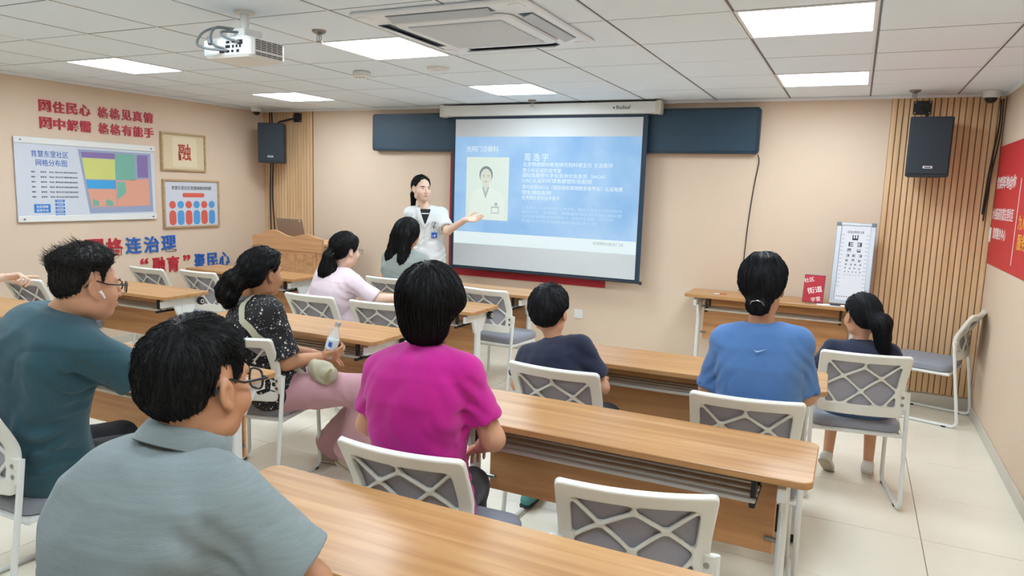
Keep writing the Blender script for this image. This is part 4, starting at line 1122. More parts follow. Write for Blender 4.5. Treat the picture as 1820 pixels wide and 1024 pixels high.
def make_glasses(parent, H, R, s, m, rw=.024, rh=.019, wire=.0018, name='glasses'):
    def W(x, y, z): return tuple(H+R@(np.array([x, y, z])*s))
    e = None; mb = MB()
    rims = []
    for sg in (-1, 1):
        ring = []
        for k in range(20):
            a = 2*math.pi*k/20; cx, cz = math.cos(a), math.sin(a)
            ring.append((sg*.034+rw*math.copysign(abs(cx)**.75, cx), .114-.10*(sg*rw*cx)*sg*sg*0-.010*((abs(sg*.034+rw*cx)-.034)/.03), .004+rh*math.copysign(abs(cz)**.8, cz)))
        rims.append(ring); mb.tube([W(*p) for p in ring], wire*s, 6, True)
        mb.tube([W(sg*(.034+rw), .109, .012), W(sg*.076, .10, .013), W(sg*.083, .03, .016), W(sg*.080, -.002, .026), W(sg*.079, -.022, .024), W(sg*.078, -.042, .0)], wire*s*1.05, 6)
    mb.tube([W(-.034+rw-.001, .116, .010), W(0, .119, .012), W(.034-rw+.001, .116, .010)], wire*s, 6)
    o = mb.build(name, m, parent, smooth=60)
    M_LENS = glass('spectacle_lens', (.9, .95, 1, 1), .03, .14)
    for ring in rims:
        c = np.mean(np.array(ring), 0); vs = [W(*c), W(*(c+V3(0, -.001, 0)))]; n = len(ring)
        vs += [W(*p) for p in ring]+[W(*(np.array(p)+V3(0, -.001, 0))) for p in ring]
        fs = [(0, 2+k, 2+(k+1) % n) for k in range(n)]+[(1, 2+n+(k+1) % n, 2+n+k) for k in range(n)]
        MB().add(vs, fs).build('lens', M_LENS, o, smooth=0)
    return o

TORSO_T = np.array([-.22, -.08, .05, .2, .36, .55, .72, .86, .95, 1.02])
TORSO_A = np.array([.145, .170, .172, .158, .148, .158, .168, .160, .115, .070])
TORSO_B = np.array([.100, .122, .122, .112, .108, .115, .116, .100, .078, .060])

def person(label, hip, c7, head, yaw=0.0, syaw=None, hyaw=0.0, hpitch=0.0, hroll=0.0, s=1.0, sh=.185, wa=1.0, wb=1.0, bow=.03, sh_drop=.075,
           arms=None, legs=None, shirt=None, pants=None, hair=None, skin=None, fem=False, head_s=1.0, arm_r=1.0, leg_r=1.0, neck_r=.054, hbody=.010, hshirt=.0085, shoes=None, seed=1, hands=None, hand_h=.005, glasses_m=None, glasses_kw=None, sroll=0.0, name='person', bare_legs=False, neck_off=(0, -.0, 0)):
    skin = skin or SKIN
    hip = np.asarray(hip, float); c7 = np.asarray(c7, float); H = np.asarray(head, float)
    syaw = yaw if syaw is None else syaw
    ln = np.linalg.norm(c7-hip); w = (c7-hip)/ln
    def axes(yaw_):
        r = rot2(yaw_)@V3(1, 0, 0); r = unit(r-w*np.dot(r, w)); return r, np.cross(w, r)
    rS, fS = axes(syaw); rB, fB = axes(yaw)
    def torso(P, da=0.0, db=0.0, t0=-.22, t1=1.0, flare=0.0, n=2.5):
        q = P-hip; t = q@w/ln; k = np.clip(t, 0, 1)[:, None]
        r = rB*(1-k)+rS*k; f = fB*(1-k)+fS*k
        tb = np.clip(t, 0, 1); y0 = -bow*4*tb*(1-tb)
        x = np.sum(q*r, 1)/np.maximum(.5, np.linalg.norm(r, axis=1)); y = np.sum(q*f, 1)-y0
        a = np.interp(t, TORSO_T, TORSO_A)*s*wa+da+flare*np.clip(.5-t, 0, 1); b = np.interp(t, TORSO_T, TORSO_B)*s*wb+db+flare*np.clip(.5-t, 0, 1)
        d = ((np.abs(x/a)**n+np.abs(y/b)**n)**(1/n)-1)*np.minimum(a, b)
        return smax(smax(d, (t0-t)*ln, .03), (t-t1)*ln, .03), t
    S = {sg: c7-w*sh_drop*s+rS*sg*sh*s+w*sg*sroll for sg in (-1, 1)}
    arms = arms or {}; legs = legs or {}
    E_ = {}; Wr = {}
    for sg in (-1, 1):
        a = arms.get(sg)
        if a is None:
            E_[sg] = S[sg]+rS*sg*.03-w*.27*s+fS*.04; Wr[sg] = E_[sg]+fS*.2*s-V3(0, 0, .04)
        else: E_[sg], Wr[sg] = np.asarray(a[0], float), np.asarray(a[1], float)
    HJ = {sg: hip+rB*sg*.09*s-V3(0, 0, .02) for sg in (-1, 1)}
    K = {}; An = {}
    for sg in (-1, 1):
        l = legs.get(sg)
        if l is None:
            K[sg] = hip+rB*sg*.11*s+fB*.42*s+V3(0, 0, .0); K[sg][2] = .47; An[sg] = K[sg]+fB*.02; An[sg] = np.array([An[sg][0], An[sg][1], .085])
        else: K[sg], An[sg] = np.asarray(l[0], float), np.asarray(l[1], float)
    ar = arm_r*s
    def arm(P, sg, g=0.0):
        return smin(rc(P, S[sg], E_[sg], .047*ar+g, .039*ar+g), rc(P, E_[sg], Wr[sg], .040*ar+g, .026*ar+g), .02)
    def leg(P, sg, g=0.0, flare=0.0):
        return smin(rc(P, HJ[sg], K[sg], .078*s*leg_r+g, .055*s*leg_r+g), rc(P, K[sg], An[sg], .052*s*leg_r+g, .034*s+g+flare), .03)
    # --- body
    def body(P):
        d, t = torso(P, -.006, -.006, -.2, .93)
        for sg in (-1, 1):
            d = smin(d, rc(P, c7-w*.05*s, S[sg], .05*s, .048*s), .03); d = smin(d, arm(P, sg), .02); d = smin(d, leg(P, sg), .03)
        return d
    key = [hip-w*.2, c7]+[S[g] for g in S]+[E_[g] for g in E_]+[Wr[g] for g in Wr]+[K[g] for g in K]+[An[g] for g in An]
    lo, hi = pts_box(key, .14*s)
    parts = [surface_nets(body, lo, hi, hbody)]
    R = frame_of(hyaw, hpitch, hroll)
    nb = c7+fS*.035*s-w*.035*s+np.array(neck_off)
    hf = head_sdf(H, R, s*head_s, nb, neck_r*s, fem)
    hp = min(.0048, hbody*.6)
    lo, hi = pts_box([H-.13*s, H+.13*s, nb-w*.02], .045)
    cutw = -w
    parts.append(surface_nets(lambda P: smax(hf(P), (P-nb)@cutw-.035, .01), lo, hi, hp))
    hands = hands or {}
    for sg in (-1, 1):
        hd = hands.get(sg)
        dvec = unit(Wr[sg]-E_[sg])
        if hd is None: hd = dict(d=dvec, n=V3(0, 0, -1) if abs(dvec[2]) < .8 else -rS*sg, curl=.35, spread=.4, thumb=.5)
        parts.append(hand_mesh(Wr[sg]+unit(hd['d'])*.012*s, hd['d'], np.asarray(hd['n'], float), hd.get('side', sg), hd.get('curl', .35), hd.get('spread', .4), s*.97*(.92 if fem else 1), hand_h, hd.get('thumb', .5), hd.get('point', False)))
    V, Q = join(parts)
    org = np.array([hip[0], hip[1], 0.0])
    root = link(name, mesh_from(V-org, Q, name, skin)); root.location = tuple(org); tag(root, label, 'person')
    class Proxy: pass
    def child(nm, V, Q, m):
        o = link(nm, mesh_from(V-org, Q, nm, m), root); return o
    # --- shirt
    if shirt:
        fr = shirt.get('sleeve', .55); ease = shirt.get('ease', .012); them = shirt.get('hem', -.12); amp = shirt.get('amp', .006); neck_hole = shirt.get('neck', .062)
        sr0, sr1 = shirt.get('sr', (.060, .064)); ex = np.array([seed*3.1, seed*1.7, seed*.9])
        ends = {sg: S[sg]+(E_[sg]-S[sg])*min(fr, 1.0) for sg in S}
        lf = shirt.get('long', 0.0)
        fore = {sg: E_[sg]+(Wr[sg]-E_[sg])*lf for sg in S}
        dirs_ = {sg: unit(E_[sg]-S[sg]) for sg in S}
        def shf(P):
            d, t = torso(P, ease, ease*.9, them, .985, shirt.get('flare', .0))
            for sg in (-1, 1):
                d = smin(d, rc(P, c7-w*.042*s+fS*.015, S[sg]+w*.004, .052*s, .056*s), .045)
                sl = rc(P, S[sg]-rS*sg*.01, ends[sg], sr0*ar, sr1*ar)
                if lf: sl = smin(sl, rc(P, ends[sg], fore[sg], sr1*ar, sr1*ar*.92), .02); sl = smax(sl, (P-fore[sg])@unit(Wr[sg]-E_[sg]), .004)
                else: sl = smax(sl, (P-ends[sg])@dirs_[sg], .004)
                d = smin(d, sl, .035)
            q = P-hip; x = q@rS; y = q@fS
            n1 = vnoise(P*7+ex); n2 = vnoise(P*16+ex*2)
            drape = vnoise(np.stack([x*13+n1*1.2, y*13, t*ln*4+n1], 1)+ex)               # long vertical drapes
            low = np.clip(1-np.abs(t-.18)/.32, 0, 1)
            crease = np.sin(2*math.pi*(t*ln/.062+n1*1.1+x*shirt.get('skew', 1.2)*4))*np.clip(vnoise(P*5+ex*3)+.25, 0, 1)
            arm_w = sum(np.exp(-(np.linalg.norm(P-(S[sg]-w*.09*s-rS*sg*.02), axis=1)/.10)**2) for sg in (-1, 1))
            diag = np.sin(2*math.pi*((np.abs(x)*.8+t*ln*.6)/.045+n1*.8))
            d = d-amp*(.75*drape+.25*n2)-amp*1.15*low*crease-amp*.8*arm_w*diag
            for sg in (-1, 1):
                da = (P-S[sg])@dirs_[sg]; near = np.exp(-(np.linalg.norm(P-S[sg]-dirs_[sg]*.01, axis=1)/.11)**4)*(((P-S[sg])@rS)*sg > -.05)
                d = d+.0022*np.exp(-((da-.012+.25*np.maximum(0, -((P-S[sg])@rS)*sg))/.006)**2)*near
                de = (P-ends[sg])@dirs_[sg]
                if not lf: d = d-.0016*sstep(-.028, -.022, de)*(np.linalg.norm(P-ends[sg], axis=1) < .13)
            cr = np.abs(vnoise(P*np.array([5.5, 5.5, 9])+ex*1.3)); d = d+amp*1.0*np.exp(-(cr/.09)**2)*np.clip(1.1-t, .25, 1)
            d = smax(d, -(rc(P, nb-w*.06, H+V3(0, 0, -.02), neck_hole*s, (neck_hole-.004)*s)), .006)
            for sg in (-1, 1):
                if not lf: d = smax(d, -np.maximum(arm(P, sg, .006), (ends[sg]-P)@dirs_[sg]-.03), .004)
            return d
        ky = [hip+w*(them*ln-.02), c7]+[S[g] for g in S]+[ends[g] for g in S]+([fore[g] for g in S] if lf else [])
        lo, hi = pts_box(ky, .17*s*max(1, wa))
        V, Q = surface_nets(shf, lo, hi, hshirt)
        so_ = child(shirt.get('name', 'shirt'), V, Q, shirt['mat'])
        if shirt.get('rib', True):
            up = unit(H+V3(0, 0, -.02)-(nb-w*.06)); e1 = unit(rS-up*np.dot(rS, up)); e2 = np.cross(up, e1); na = 36; hs_ = []
            tt = np.linspace(.09, -.10, 60)
            for k in range(na):
                a_ = 2*math.pi*k/na; dv = e1*math.cos(a_)+e2*math.sin(a_)
                vals = shf(nb+dv*(neck_hole*s+.006)+up*tt[:, None]); neg = np.nonzero(vals < 0)[0]; hs_.append(tt[neg[0]] if len(neg) else -.02)
            hs_ = np.array(hs_)
            for _k in range(4): hs_ = (np.roll(hs_, 1)+2*hs_+np.roll(hs_, -1))/4
            ringp = [tuple(nb+(e1*math.cos(2*math.pi*k/na)+e2*math.sin(2*math.pi*k/na))*(neck_hole*s+.004)+up*(hs_[k]-.001)-org) for k in range(na)]
            MB().tube(ringp, .0052, 8, True).build('neck_rib', shirt['mat'], so_, smooth=60)
    if pants:
        g = pants.get('ease', .014); fl = pants.get('flare', .02); upto = pants.get('upto', 1.0); pa = pants.get('amp', .005); ex = np.array([seed*2.3, 4.1, seed*1.1])
        def pf(P):
            d, t = torso(P, .002, .002, -.24, min(.16, (shirt or {}).get('hem', -.12)+.12))
            for sg in (-1, 1):
                if upto >= 1: lg = leg(P, sg, g, fl); lg = smax(lg, (P-(An[sg]+V3(0, 0, .02)))@unit(An[sg]-K[sg]), .006)
                else:
                    en = K[sg]+(An[sg]-K[sg])*(upto-.5)*2 if upto > .5 else HJ[sg]+(K[sg]-HJ[sg])*upto*2
                    lg = rc(P, HJ[sg], K[sg], .078*s*leg_r+g, .058*s*leg_r+g+fl)
                    if upto > .5: lg = smin(lg, rc(P, K[sg], en, .058*s*leg_r+g, .056*s*leg_r+g+fl), .03); lg = smax(lg, (P-en)@unit(An[sg]-K[sg]), .006)
                    else: lg = smax(lg, (P-en)@unit(K[sg]-HJ[sg]), .006)
                d = smin(d, lg, .03)
            n1 = vnoise(P*8+ex); d = d-pa*(.6*n1+.5*np.sin(60*(P[:, 2]+P[:, 0])+5*n1)*np.clip(vnoise(P*5+ex)+.2, 0, 1))
            return d
        lo, hi = pts_box([hip-w*.2, hip+w*.1]+[K[g_] for g_ in K]+[An[g_] for g_ in An], .16)
        V, Q = surface_nets(pf, lo, hi, pants.get('h', .011)); child(pants.get('name', 'trousers'), V, Q, pants['mat'])
    for sg in (-1, 1):
        sh_ = (shoes or {})
        fdir = np.asarray(sh_.get('dir', {}).get(sg, fB), float); fdir = unit(V3(fdir[0], fdir[1], sh_.get('pitch', {}).get(sg, 0)))
        a = An[sg]; rr_ = unit(np.cross(fdir, V3(0, 0, 1))); uu = np.cross(rr_, fdir); sz = sh_.get('size', 1.0)*s
        def shoe(P):
            q = P-a; l = np.stack([q@rr_, q@fdir, q@uu], 1)/sz
            d = rc(l, (0, -.035, -.05), (0, .10, -.062), .034, .034); d = smin(d, rc(l, (.006*sg, .13, -.066), (.004*sg, .16, -.068), .034, .026), .03); d = smin(d, rc(l, (0, -.01, -.03), (0, .0, .005), .034, .036), .02)
            d = smax(d, -.083-l[:, 2], .004); d = smax(d, l[:, 2]-sh_.get('top', .01), .004); return d*sz
        V, Q = surface_nets(shoe, a-.24*sz, a+.24*sz, .008)
        so = child(sh_.get('name', 'shoe'), V, Q, sh_.get('mat', M_PLASTIC))
        def sole(P):
            q = P-a; l = np.stack([q@rr_, q@fdir, q@uu], 1)/sz
            l2 = np.stack([np.abs(l[:, 0])*1.0, l[:, 1], np.zeros(len(l))], 1)
            d = rc(l2, (0, -.035, 0), (0, .16, 0), .038, .035); return smax(d, np.abs(l[:, 2]+.079)-.008, .004)*sz
        V, Q = surface_nets(sole, a-.24*sz, a+.24*sz, .007); so2 = child('sole', V, Q, sh_.get('sole', M_PLASTIC)); so2.parent = so
    hair_o = None; hf_ = None
    if hair:
        tmp = empty('tmp'); hair_o, hf_ = make_hair(None, hair, H-0, R, s*head_s); bpy.data.objects.remove(tmp, do_unlink=True)
        me = hair_o.data; me.transform(Matrix.Translation(Vector(tuple(-org)))); hair_o.parent = root
    h0 = H-org
    face_parts(root, h0, R, s*head_s)
    if glasses_m is not None: make_glasses(root, h0, R, s*head_s, glasses_m, **(glasses_kw or {}))
    return dict(root=root, org=org, H=H, R=R, hs=s*head_s, S=S, E=E_, W=Wr, c7=c7, hip=hip, w=w, rS=rS, fS=fS, child=child, nb=nb, torso=torso, ln=ln)

D = math.radians
LINE_M = [(0, .078), (45, .072), (66, .035), (74, .0), (82, .0), (88, .040), (108, .040), (118, -.01), (130, -.05), (150, -.078), (180, -.090)]
LINE_F = [(0, .08), (45, .07), (68, .035), (80, .012), (88, .034), (106, .034), (118, -.015), (130, -.05), (150, -.075), (180, -.085)]
M_TEAL = cloth('shirt_teal', (42, 76, 86), 380); M_POLO = cloth('polo_grey', (132, 142, 143), 500, noise=.16, nscale=70, stretch=(.25, .25, 2.2), bump=.35)
M_MAGENTA = cloth('shirt_magenta', (188, 20, 134), 420); M_NAVYS = cloth('shirt_navy', (28, 34, 58), 420); M_BLUES = cloth('shirt_blue', (78, 118, 172), 420)
M_PINKS = cloth('shirt_pale_pink', (228, 208, 214), 420); M_GREYS = cloth('shirt_grey_green', (150, 158, 152), 420); M_COAT = cloth('doctor_coat', (222, 224, 223), 420)
M_TROUSER = cloth('trousers_black', (30, 30, 34), 420); M_PINKT = cloth('trousers_pink', (186, 140, 146), 420); M_DENIM = cloth('shorts_blue', (78, 104, 144), 500); M_SHORT_D = cloth('trousers_dark', (40, 44, 52), 420)
def floral_mat():
    m, nt, b = nodes_of('blouse_floral')
    tc = nt.nodes.new('ShaderNodeTexCoord'); v = nt.nodes.new('ShaderNodeTexVoronoi'); v.inputs['Scale'].default_value = 34; v.inputs['Randomness'].default_value = .85
    nt.links.new(tc.outputs['Object'], v.inputs['Vector'])
    r = nt.nodes.new('ShaderNodeValToRGB'); r.color_ramp.interpolation = 'CONSTANT'
    e = r.color_ramp.elements; e[0].position = 0; e[0].color = srgb(60, 50, 46); e[1].position = .09; e[1].color = srgb(212, 206, 196)
    x = r.color_ramp.elements.new(.19); x.color = srgb(26, 25, 27); x = r.color_ramp.elements.new(.30); x.color = srgb(24, 23, 25)
    nt.links.new(v.outputs['Distance'], r.inputs[0])
    v2 = nt.nodes.new('ShaderNodeTexVoronoi'); v2.inputs['Scale'].default_value = 75
    nt.links.new(tc.outputs['Object'], v2.inputs['Vector'])
    r2 = nt.nodes.new('ShaderNodeValToRGB'); r2.color_ramp.interpolation = 'CONSTANT'; r2.color_ramp.elements[0].color = (.6, .58, .54, 1); r2.color_ramp.elements[1].position = .2; r2.color_ramp.elements[1].color = (0, 0, 0, 1)
    nt.links.new(v2.outputs['Distance'], r2.inputs[0])
    mx = nt.nodes.new('ShaderNodeMix'); mx.data_type = 'RGBA'; mx.blend_type = 'ADD'; mx.inputs['Factor'].default_value = .7
    nt.links.new(r.outputs[0], mx.inputs['A']); nt.links.new(r2.outputs[0], mx.inputs['B']); nt.links.new(mx.outputs['Result'], b.inputs['Base Color'])
    setin(b, Roughness=.85); return m
M_FLORAL = floral_mat()
G_BLACK = mat('glasses_black', srgb(22, 22, 24), .3); G_METAL = mat('glasses_metal', srgb(90, 86, 84), .3, metal=.8)
SHOE_W = mat('shoe_white', srgb(214, 212, 204), .6); SHOE_B = mat('shoe_beige', srgb(186, 172, 150), .6); SHOE_D = mat('shoe_dark', srgb(40, 40, 42), .6); SHOE_T = mat('sandal_teal', srgb(78, 140, 140), .6); SOLE_D = mat('sole_dark', srgb(34, 36, 36), .7)

# ---- magenta
person('person in a magenta T-shirt seated with their back to the camera', (-.075, -2.66, .54), (-.07, -2.68, 1.095), (-.070, -2.63, 1.232), yaw=D(3), syaw=D(6), hyaw=D(3), sh=.158, wa=1.0, fem=True, neck_r=.047, sroll=.016, sh_drop=.085, leg_r=.88, head_s=.94, legs={1: ((-.09, -2.27, .46), (-.09, -2.30, .085)), -1: ((-.30, -2.27, .46), (-.30, -2.30, .085))},
       arms={1: ((.165, -2.61, .80), (.04, -2.45, .70)), -1: ((-.305, -2.66, .785), (-.20, -2.44, .68))}, shirt=dict(mat=M_MAGENTA, sleeve=.70, ease=.014, hem=-.16, amp=.0072, sr=(.056, .062), neck=.058), pants=dict(mat=M_TROUSER), shoes=dict(mat=SHOE_D),
       hair=dict(th=(.034, .040, .034), fade=.06, line=[(0, .07), (50, .045), (68, -.03), (92, -.065), (125, -.105), (150, -.13), (180, -.14)], sx=1.06, len=.10, n=2400, seg=8, rad=.0013, crown=(0, -.045, .15), comb=(0, 0, -.55), box=((-.16, -.17, -.19), (.16, .15, .18)), h=.0048,
                 extra=[dict(fn=lambda p: ell(p, (0, -.045, -.065), (.085, .075, .078)), k=.04)]), hbody=.009, hshirt=.0072, hand_h=.005, seed=1)
# ---- boy
person('person in a navy T-shirt seated below the wall outlet', (.01, -1.50, .50), (-.08, -1.51, .905), (-.115, -1.475, 1.040), s=.86, head_s=1.12, sh=.168, neck_r=.045, hyaw=D(-2), yaw=D(-1), sroll=.012, sh_drop=.06,
       arms={1: ((.165, -1.46, .70), (.10, -1.26, .68)), -1: ((-.26, -1.5, .66), (-.18, -1.28, .66))}, legs={1: ((.10, -1.16, .45), (.12, -1.12, .08)), -1: ((-.14, -1.16, .45), (-.205, -1.44, .095))},
       shirt=dict(mat=M_NAVYS, sleeve=.72, hem=-.15, amp=.007, sr=(.062, .074), neck=.056), pants=dict(mat=M_SHORT_D, upto=.6), shoes=dict(mat=SHOE_T, sole=SOLE_D, name='sandal', top=-.01, size=1.05),
       hair=dict(th=(.024, .020, .024), line=[(0, .06), (50, .05), (72, .015), (82, .0), (88, .02), (106, .02), (118, -.03), (140, -.075), (180, -.09)], len=.05, n=1300, rad=.0014, crown=(0, -.06, .13), comb=(0, .2, -.1), h=.0055, mat=HAIR_B), hbody=.011, hshirt=.0085, hand_h=.006, seed=2)
# ---- blue
pb = person('person in a blue top with a silver hair clip, seated facing the wall desk', (.88, -1.50, .53), (.87, -1.53, 1.095), (.857, -1.475, 1.248), sh=.150, neck_r=.050, head_s=.99, fem=True, wa=.98, hyaw=D(-2), yaw=D(4), syaw=D(4), sroll=.006,
       arms={1: ((1.065, -1.47, .80), (1.0, -1.25, .785)), -1: ((.665, -1.50, .78), (.73, -1.27, .785))}, shirt=dict(mat=M_BLUES, sleeve=.93, hem=-.15, amp=.008, ease=.014, sr=(.055, .056), neck=.072, flare=.01), pants=dict(mat=M_TROUSER), shoes=dict(mat=SHOE_D),
       hair=dict(th=(.026, .016, .020), line=LINE_F, sx=1.03, len=.085, n=1900, rad=.0013, crown=(-.015, -.02, .15), comb=(0, -.2, -.45), h=.005, mat=HAIR_B, box=((-.15, -.17, -.16), (.15, .14, .17)),
                 extra=[dict(fn=lambda p: ell(p, (0, -.100, -.070), (.048, .028, .036)), k=.03, dir=(0, 0, -1)), dict(fn=lambda p: ell(p, (.0, -.04, .125), (.055, .06, .022)), k=.02)]), hbody=.010, hshirt=.0075, seed=3)
def on_head(pd, x, y, z): return tuple(pd['H']+pd['R']@(np.array([x, y, z])*pd['hs'])-pd['org'])
MB().tube([on_head(pb, -.028, -.130, -.062), on_head(pb, -.020, -.137, -.048), on_head(pb, 0, -.140, -.042), on_head(pb, .020, -.137, -.048), on_head(pb, .028, -.130, -.062)], .0022, 6).build('hair_clip', M_STEEL, pb['root'])
# small tick logo high on the back
def back_pt(pd, t, x, off):
    a = np.interp(t, TORSO_T, TORSO_A); b = np.interp(t, TORSO_T, TORSO_B)
    y = -b*max(0.0, 1-abs(x/a)**2.5)**.4-.03*4*t*(1-t)-off
    return pd['hip']+pd['w']*t*pd['ln']+pd['rS']*x+pd['fS']*y-pd['org']
tick = [(-.022, .004), (-.012, -.006), (.0, -.004), (.03, .008), (.0, .0005), (-.012, -.001)]
vs = [back_pt(pb, .86+v*1.8, u, .022) for u, v in tick]; vs2 = [back_pt(pb, .86+v*1.8, u, .0235) for u, v in tick]; n_ = len(tick)
MB().add([tuple(p) for p in vs]+[tuple(p) for p in vs2], [tuple(range(n_-1, -1, -1)), tuple(range(n_, 2*n_))]+[(i, (i+1) % n_, n_+(i+1) % n_, n_+i) for i in range(n_)]).build('shirt_logo', mat('logo_silver', srgb(150, 176, 204), .5), pb['root'], smooth=0)
# ---- girl
person('person in a navy T-shirt and white shoes seated below the eye chart', (1.28, -.355, .50), (1.275, -.38, .86), (1.262, -.325, .992), s=.83, head_s=1.16, sh=.175, neck_r=.042, fem=True, hyaw=D(28), hpitch=D(-4), yaw=D(8), sh_drop=.06,
       arms={1: ((1.49, -.30, .66), (1.40, -.10, .60)), -1: ((1.06, -.33, .66), (1.12, -.12, .60))}, legs={1: ((1.375, .03, .46), (1.378, -.09, .115)), -1: ((1.17, .0, .46), (1.16, -.14, .135))},
       shirt=dict(mat=M_NAVYS, sleeve=.7, hem=.0, sr=(.058, .068), neck=.056), pants=dict(mat=M_DENIM, upto=.45, name='shorts', ease=.026, flare=.03), shoes=dict(mat=SHOE_W, sole=mat('sole_tan', srgb(176, 164, 146), .7), size=1.1, pitch={-1: -.75, 1: -.12}, dir={1: (.0, 1, 0), -1: (.25, 1, 0)}, top=-.005),
       hair=dict(th=(.018, .014, .018), line=LINE_F, len=.09, n=1700, rad=.0013, crown=(0, .06, .13), comb=(0, -.5, -.1), h=.005, mat=HAIR_B, box=((-.20, -.24, -.36), (.15, .14, .16)),
                 extra=[dict(fn=lambda p: smin(rc(p, (.0, -.11, .015), (.03, -.150, -.02), .034, .048), rc(p, (.03, -.150, -.02), (.075, -.135, -.25), .050, .026), .03), k=.025, dir=(.25, -.1, -1))]), hbody=.010, hshirt=.0085, hand_h=.006, seed=4)
# ---- long-haired woman in grey
person('person in a grey top seated directly before the white coat speaker', (-2.36, .58, .53), (-2.33, .56, 1.06), (-2.335, .60, 1.205), sh=.178, neck_r=.046, fem=True, wa=1.06, hyaw=D(-8), yaw=D(0),
       shirt=dict(mat=M_GREYS, sleeve=.75, hem=-.1, amp=.005), pants=dict(mat=M_TROUSER), shoes=dict(mat=SHOE_D), arms={1: ((-2.10, .62, .80), (-2.15, .82, .79)), -1: ((-2.58, .62, .80), (-2.5, .82, .79))},
       hair=dict(th=(.028, .026, .028), line=[(0, .07), (45, .05), (70, -.04), (95, -.10), (140, -.12), (180, -.12)], len=.12, n=1300, rad=.0022, crown=(0, -.0, .15), comb=(0, -.1, -.6), h=.0065, box=((-.22, -.22, -.46), (.20, .14, .17)),
                 extra=[dict(fn=lambda p: smin(rc(p, (-.05, -.09, -.02), (-.09, -.11, -.20), .06, .055), rc(p, (-.09, -.11, -.20), (-.125, -.10, -.33), .055, .02), .03), k=.04, dir=(-.2, 0, -1)), dict(fn=lambda p: smin(rc(p, (.04, -.09, -.02), (.05, -.115, -.22), .06, .05), rc(p, (.05, -.115, -.22), (.03, -.105, -.40), .05, .018), .03), k=.04, dir=(.0, 0, -1))], rough=.005), hbody=.012, hshirt=.010, hand_h=.007, seed=5)
# ---- doctor
by = D(-150)
pdoc = person('standing person in a short-sleeved white coat gesturing at the screen', (-2.60, 1.30, .93), (-2.605, 1.30, 1.435), (-2.61, 1.225, 1.597), yaw=by, syaw=by, hyaw=D(-118), hpitch=D(-2), sh=.156, neck_r=.044, fem=True, wa=.95, bow=-.0, skin=SKIN_P,
       arms={1: ((-2.83, 1.30, 1.13), (-2.80, 1.12, .92)), -1: ((-2.335, 1.26, 1.205), (-2.12, 1.235, 1.325))}, hands={-1: dict(d=(.9, .1, .12), n=(-.1, -.75, .55), curl=(.1, .12, .14, .16), spread=.5, thumb=.0)},
       legs={1: ((-2.69, 1.27, .48), (-2.69, 1.30, .09)), -1: ((-2.51, 1.27, .48), (-2.51, 1.30, .09))}, shoes=dict(mat=SHOE_W),
       shirt=dict(mat=M_COAT, rib=False, name='coat', sleeve=.82, ease=.019, hem=-.85, flare=.035, amp=.008, sr=(.058, .074), neck=.060), pants=dict(mat=M_TROUSER),
       hair=dict(th=(.014, .012, .012), line=[(0, .094), (30, .086), (55, .055), (74, .02), (82, .012), (88, .03), (106, .03), (118, -.02), (140, -.06), (180, -.07)], len=.08, n=1200, rad=.0018, crown=(0, .06, .13), comb=(0, -.7, -.1), h=.005, box=((-.15, -.22, -.26), (.15, .14, .16)),
                 extra=[dict(fn=lambda p: smin(rc(p, (.0, -.105, -.02), (.0, -.15, -.06), .022, .03), rc(p, (.0, -.15, -.06), (.01, -.145, -.21), .03, .016), .02), k=.02, dir=(0, -.1, -1))]), hbody=.010, hshirt=.008, hand_h=.004, seed=6)
def front_pt(pd, t, x, off, wa=.95, ease=.019):
    a = np.interp(t, TORSO_T, TORSO_A)*wa+ease; b = np.interp(t, TORSO_T, TORSO_B)+ease*.9
    y = b*max(0.0, 1-abs(x/a)**2.5)**.4+off
    return pd['hip']+pd['w']*t*pd['ln']+pd['rS']*x+pd['fS']*y-pd['org']
def patch(pd, name, m, rows, off, th=.003, parent=None, n=7):
    """rows of (t, x0, x1) laid over the chest"""
    vs = []; fs = []
    for o_ in (off, off+th):
        for t, x0, x1 in rows:
            for k in range(n): vs.append(tuple(front_pt(pd, t, x0+(x1-x0)*k/(n-1), o_)))
    m_ = len(rows)*n
    for i in range(len(rows)-1):
        for k in range(n-1):
            a = i*n+k; q = (a, a+1, a+n+1, a+n); fs.append(q); fs.append(tuple(v+m_ for v in q[::-1]))
    for i in range(len(rows)-1):
        for k in (0, n-1): a = i*n+k; fs.append((a, a+n, a+n+m_, a+m_))
    for i in (0, len(rows)-1):
        for k in range(n-1): a = i*n+k; fs.append((a, a+1, a+1+m_, a+m_))
    return MB().add(vs, fs).build(name, m, parent or pd['root'], smooth=0)
inner = patch(pdoc, 'inner_top', M_TROUSER, [(.66, -.004, .004), (.74, -.022, .022), (.82, -.036, .036), (.90, -.046, .046), (.945, -.05, .05)], .006)
patch(pdoc, 'neck_stripe', M_PRINTW, [(.853, -.034, .034), (.87, -.036, .036)], .011, parent=inner)
for sg in (-1, 1):
    patch(pdoc, 'lapel', M_COAT, [(.60, -.012*sg, .002*sg), (.70, .012*sg, .045*sg), (.80, .030*sg, .075*sg), (.835, .036*sg, .082*sg), (.84, .037*sg, .062*sg), (.93, .050*sg, .085*sg), (.97, .052*sg, .075*sg)], .017, .005)
MB().tube([tuple(front_pt(pdoc, t, .002, .010)) for t in (.60, .4, .2, 0, -.3, -.6)], .002, 5).build('coat_placket', M_PLASTIC, pdoc['root'])
bd = patch(pdoc, 'name_badge', mat('badge_blue', srgb(36, 88, 190), .4), [(.40, -.115, -.06), (.505, -.115, -.06)], .016, .003); patch(pdoc, 'badge_mark', M_PRINTW, [(.425, -.098, -.088), (.465, -.098, -.088)], .020, .001, bd); patch(pdoc, 'badge_mark', M_PRINTW, [(.43, -.078, -.066), (.445, -.078, -.066)], .020, .001, bd)
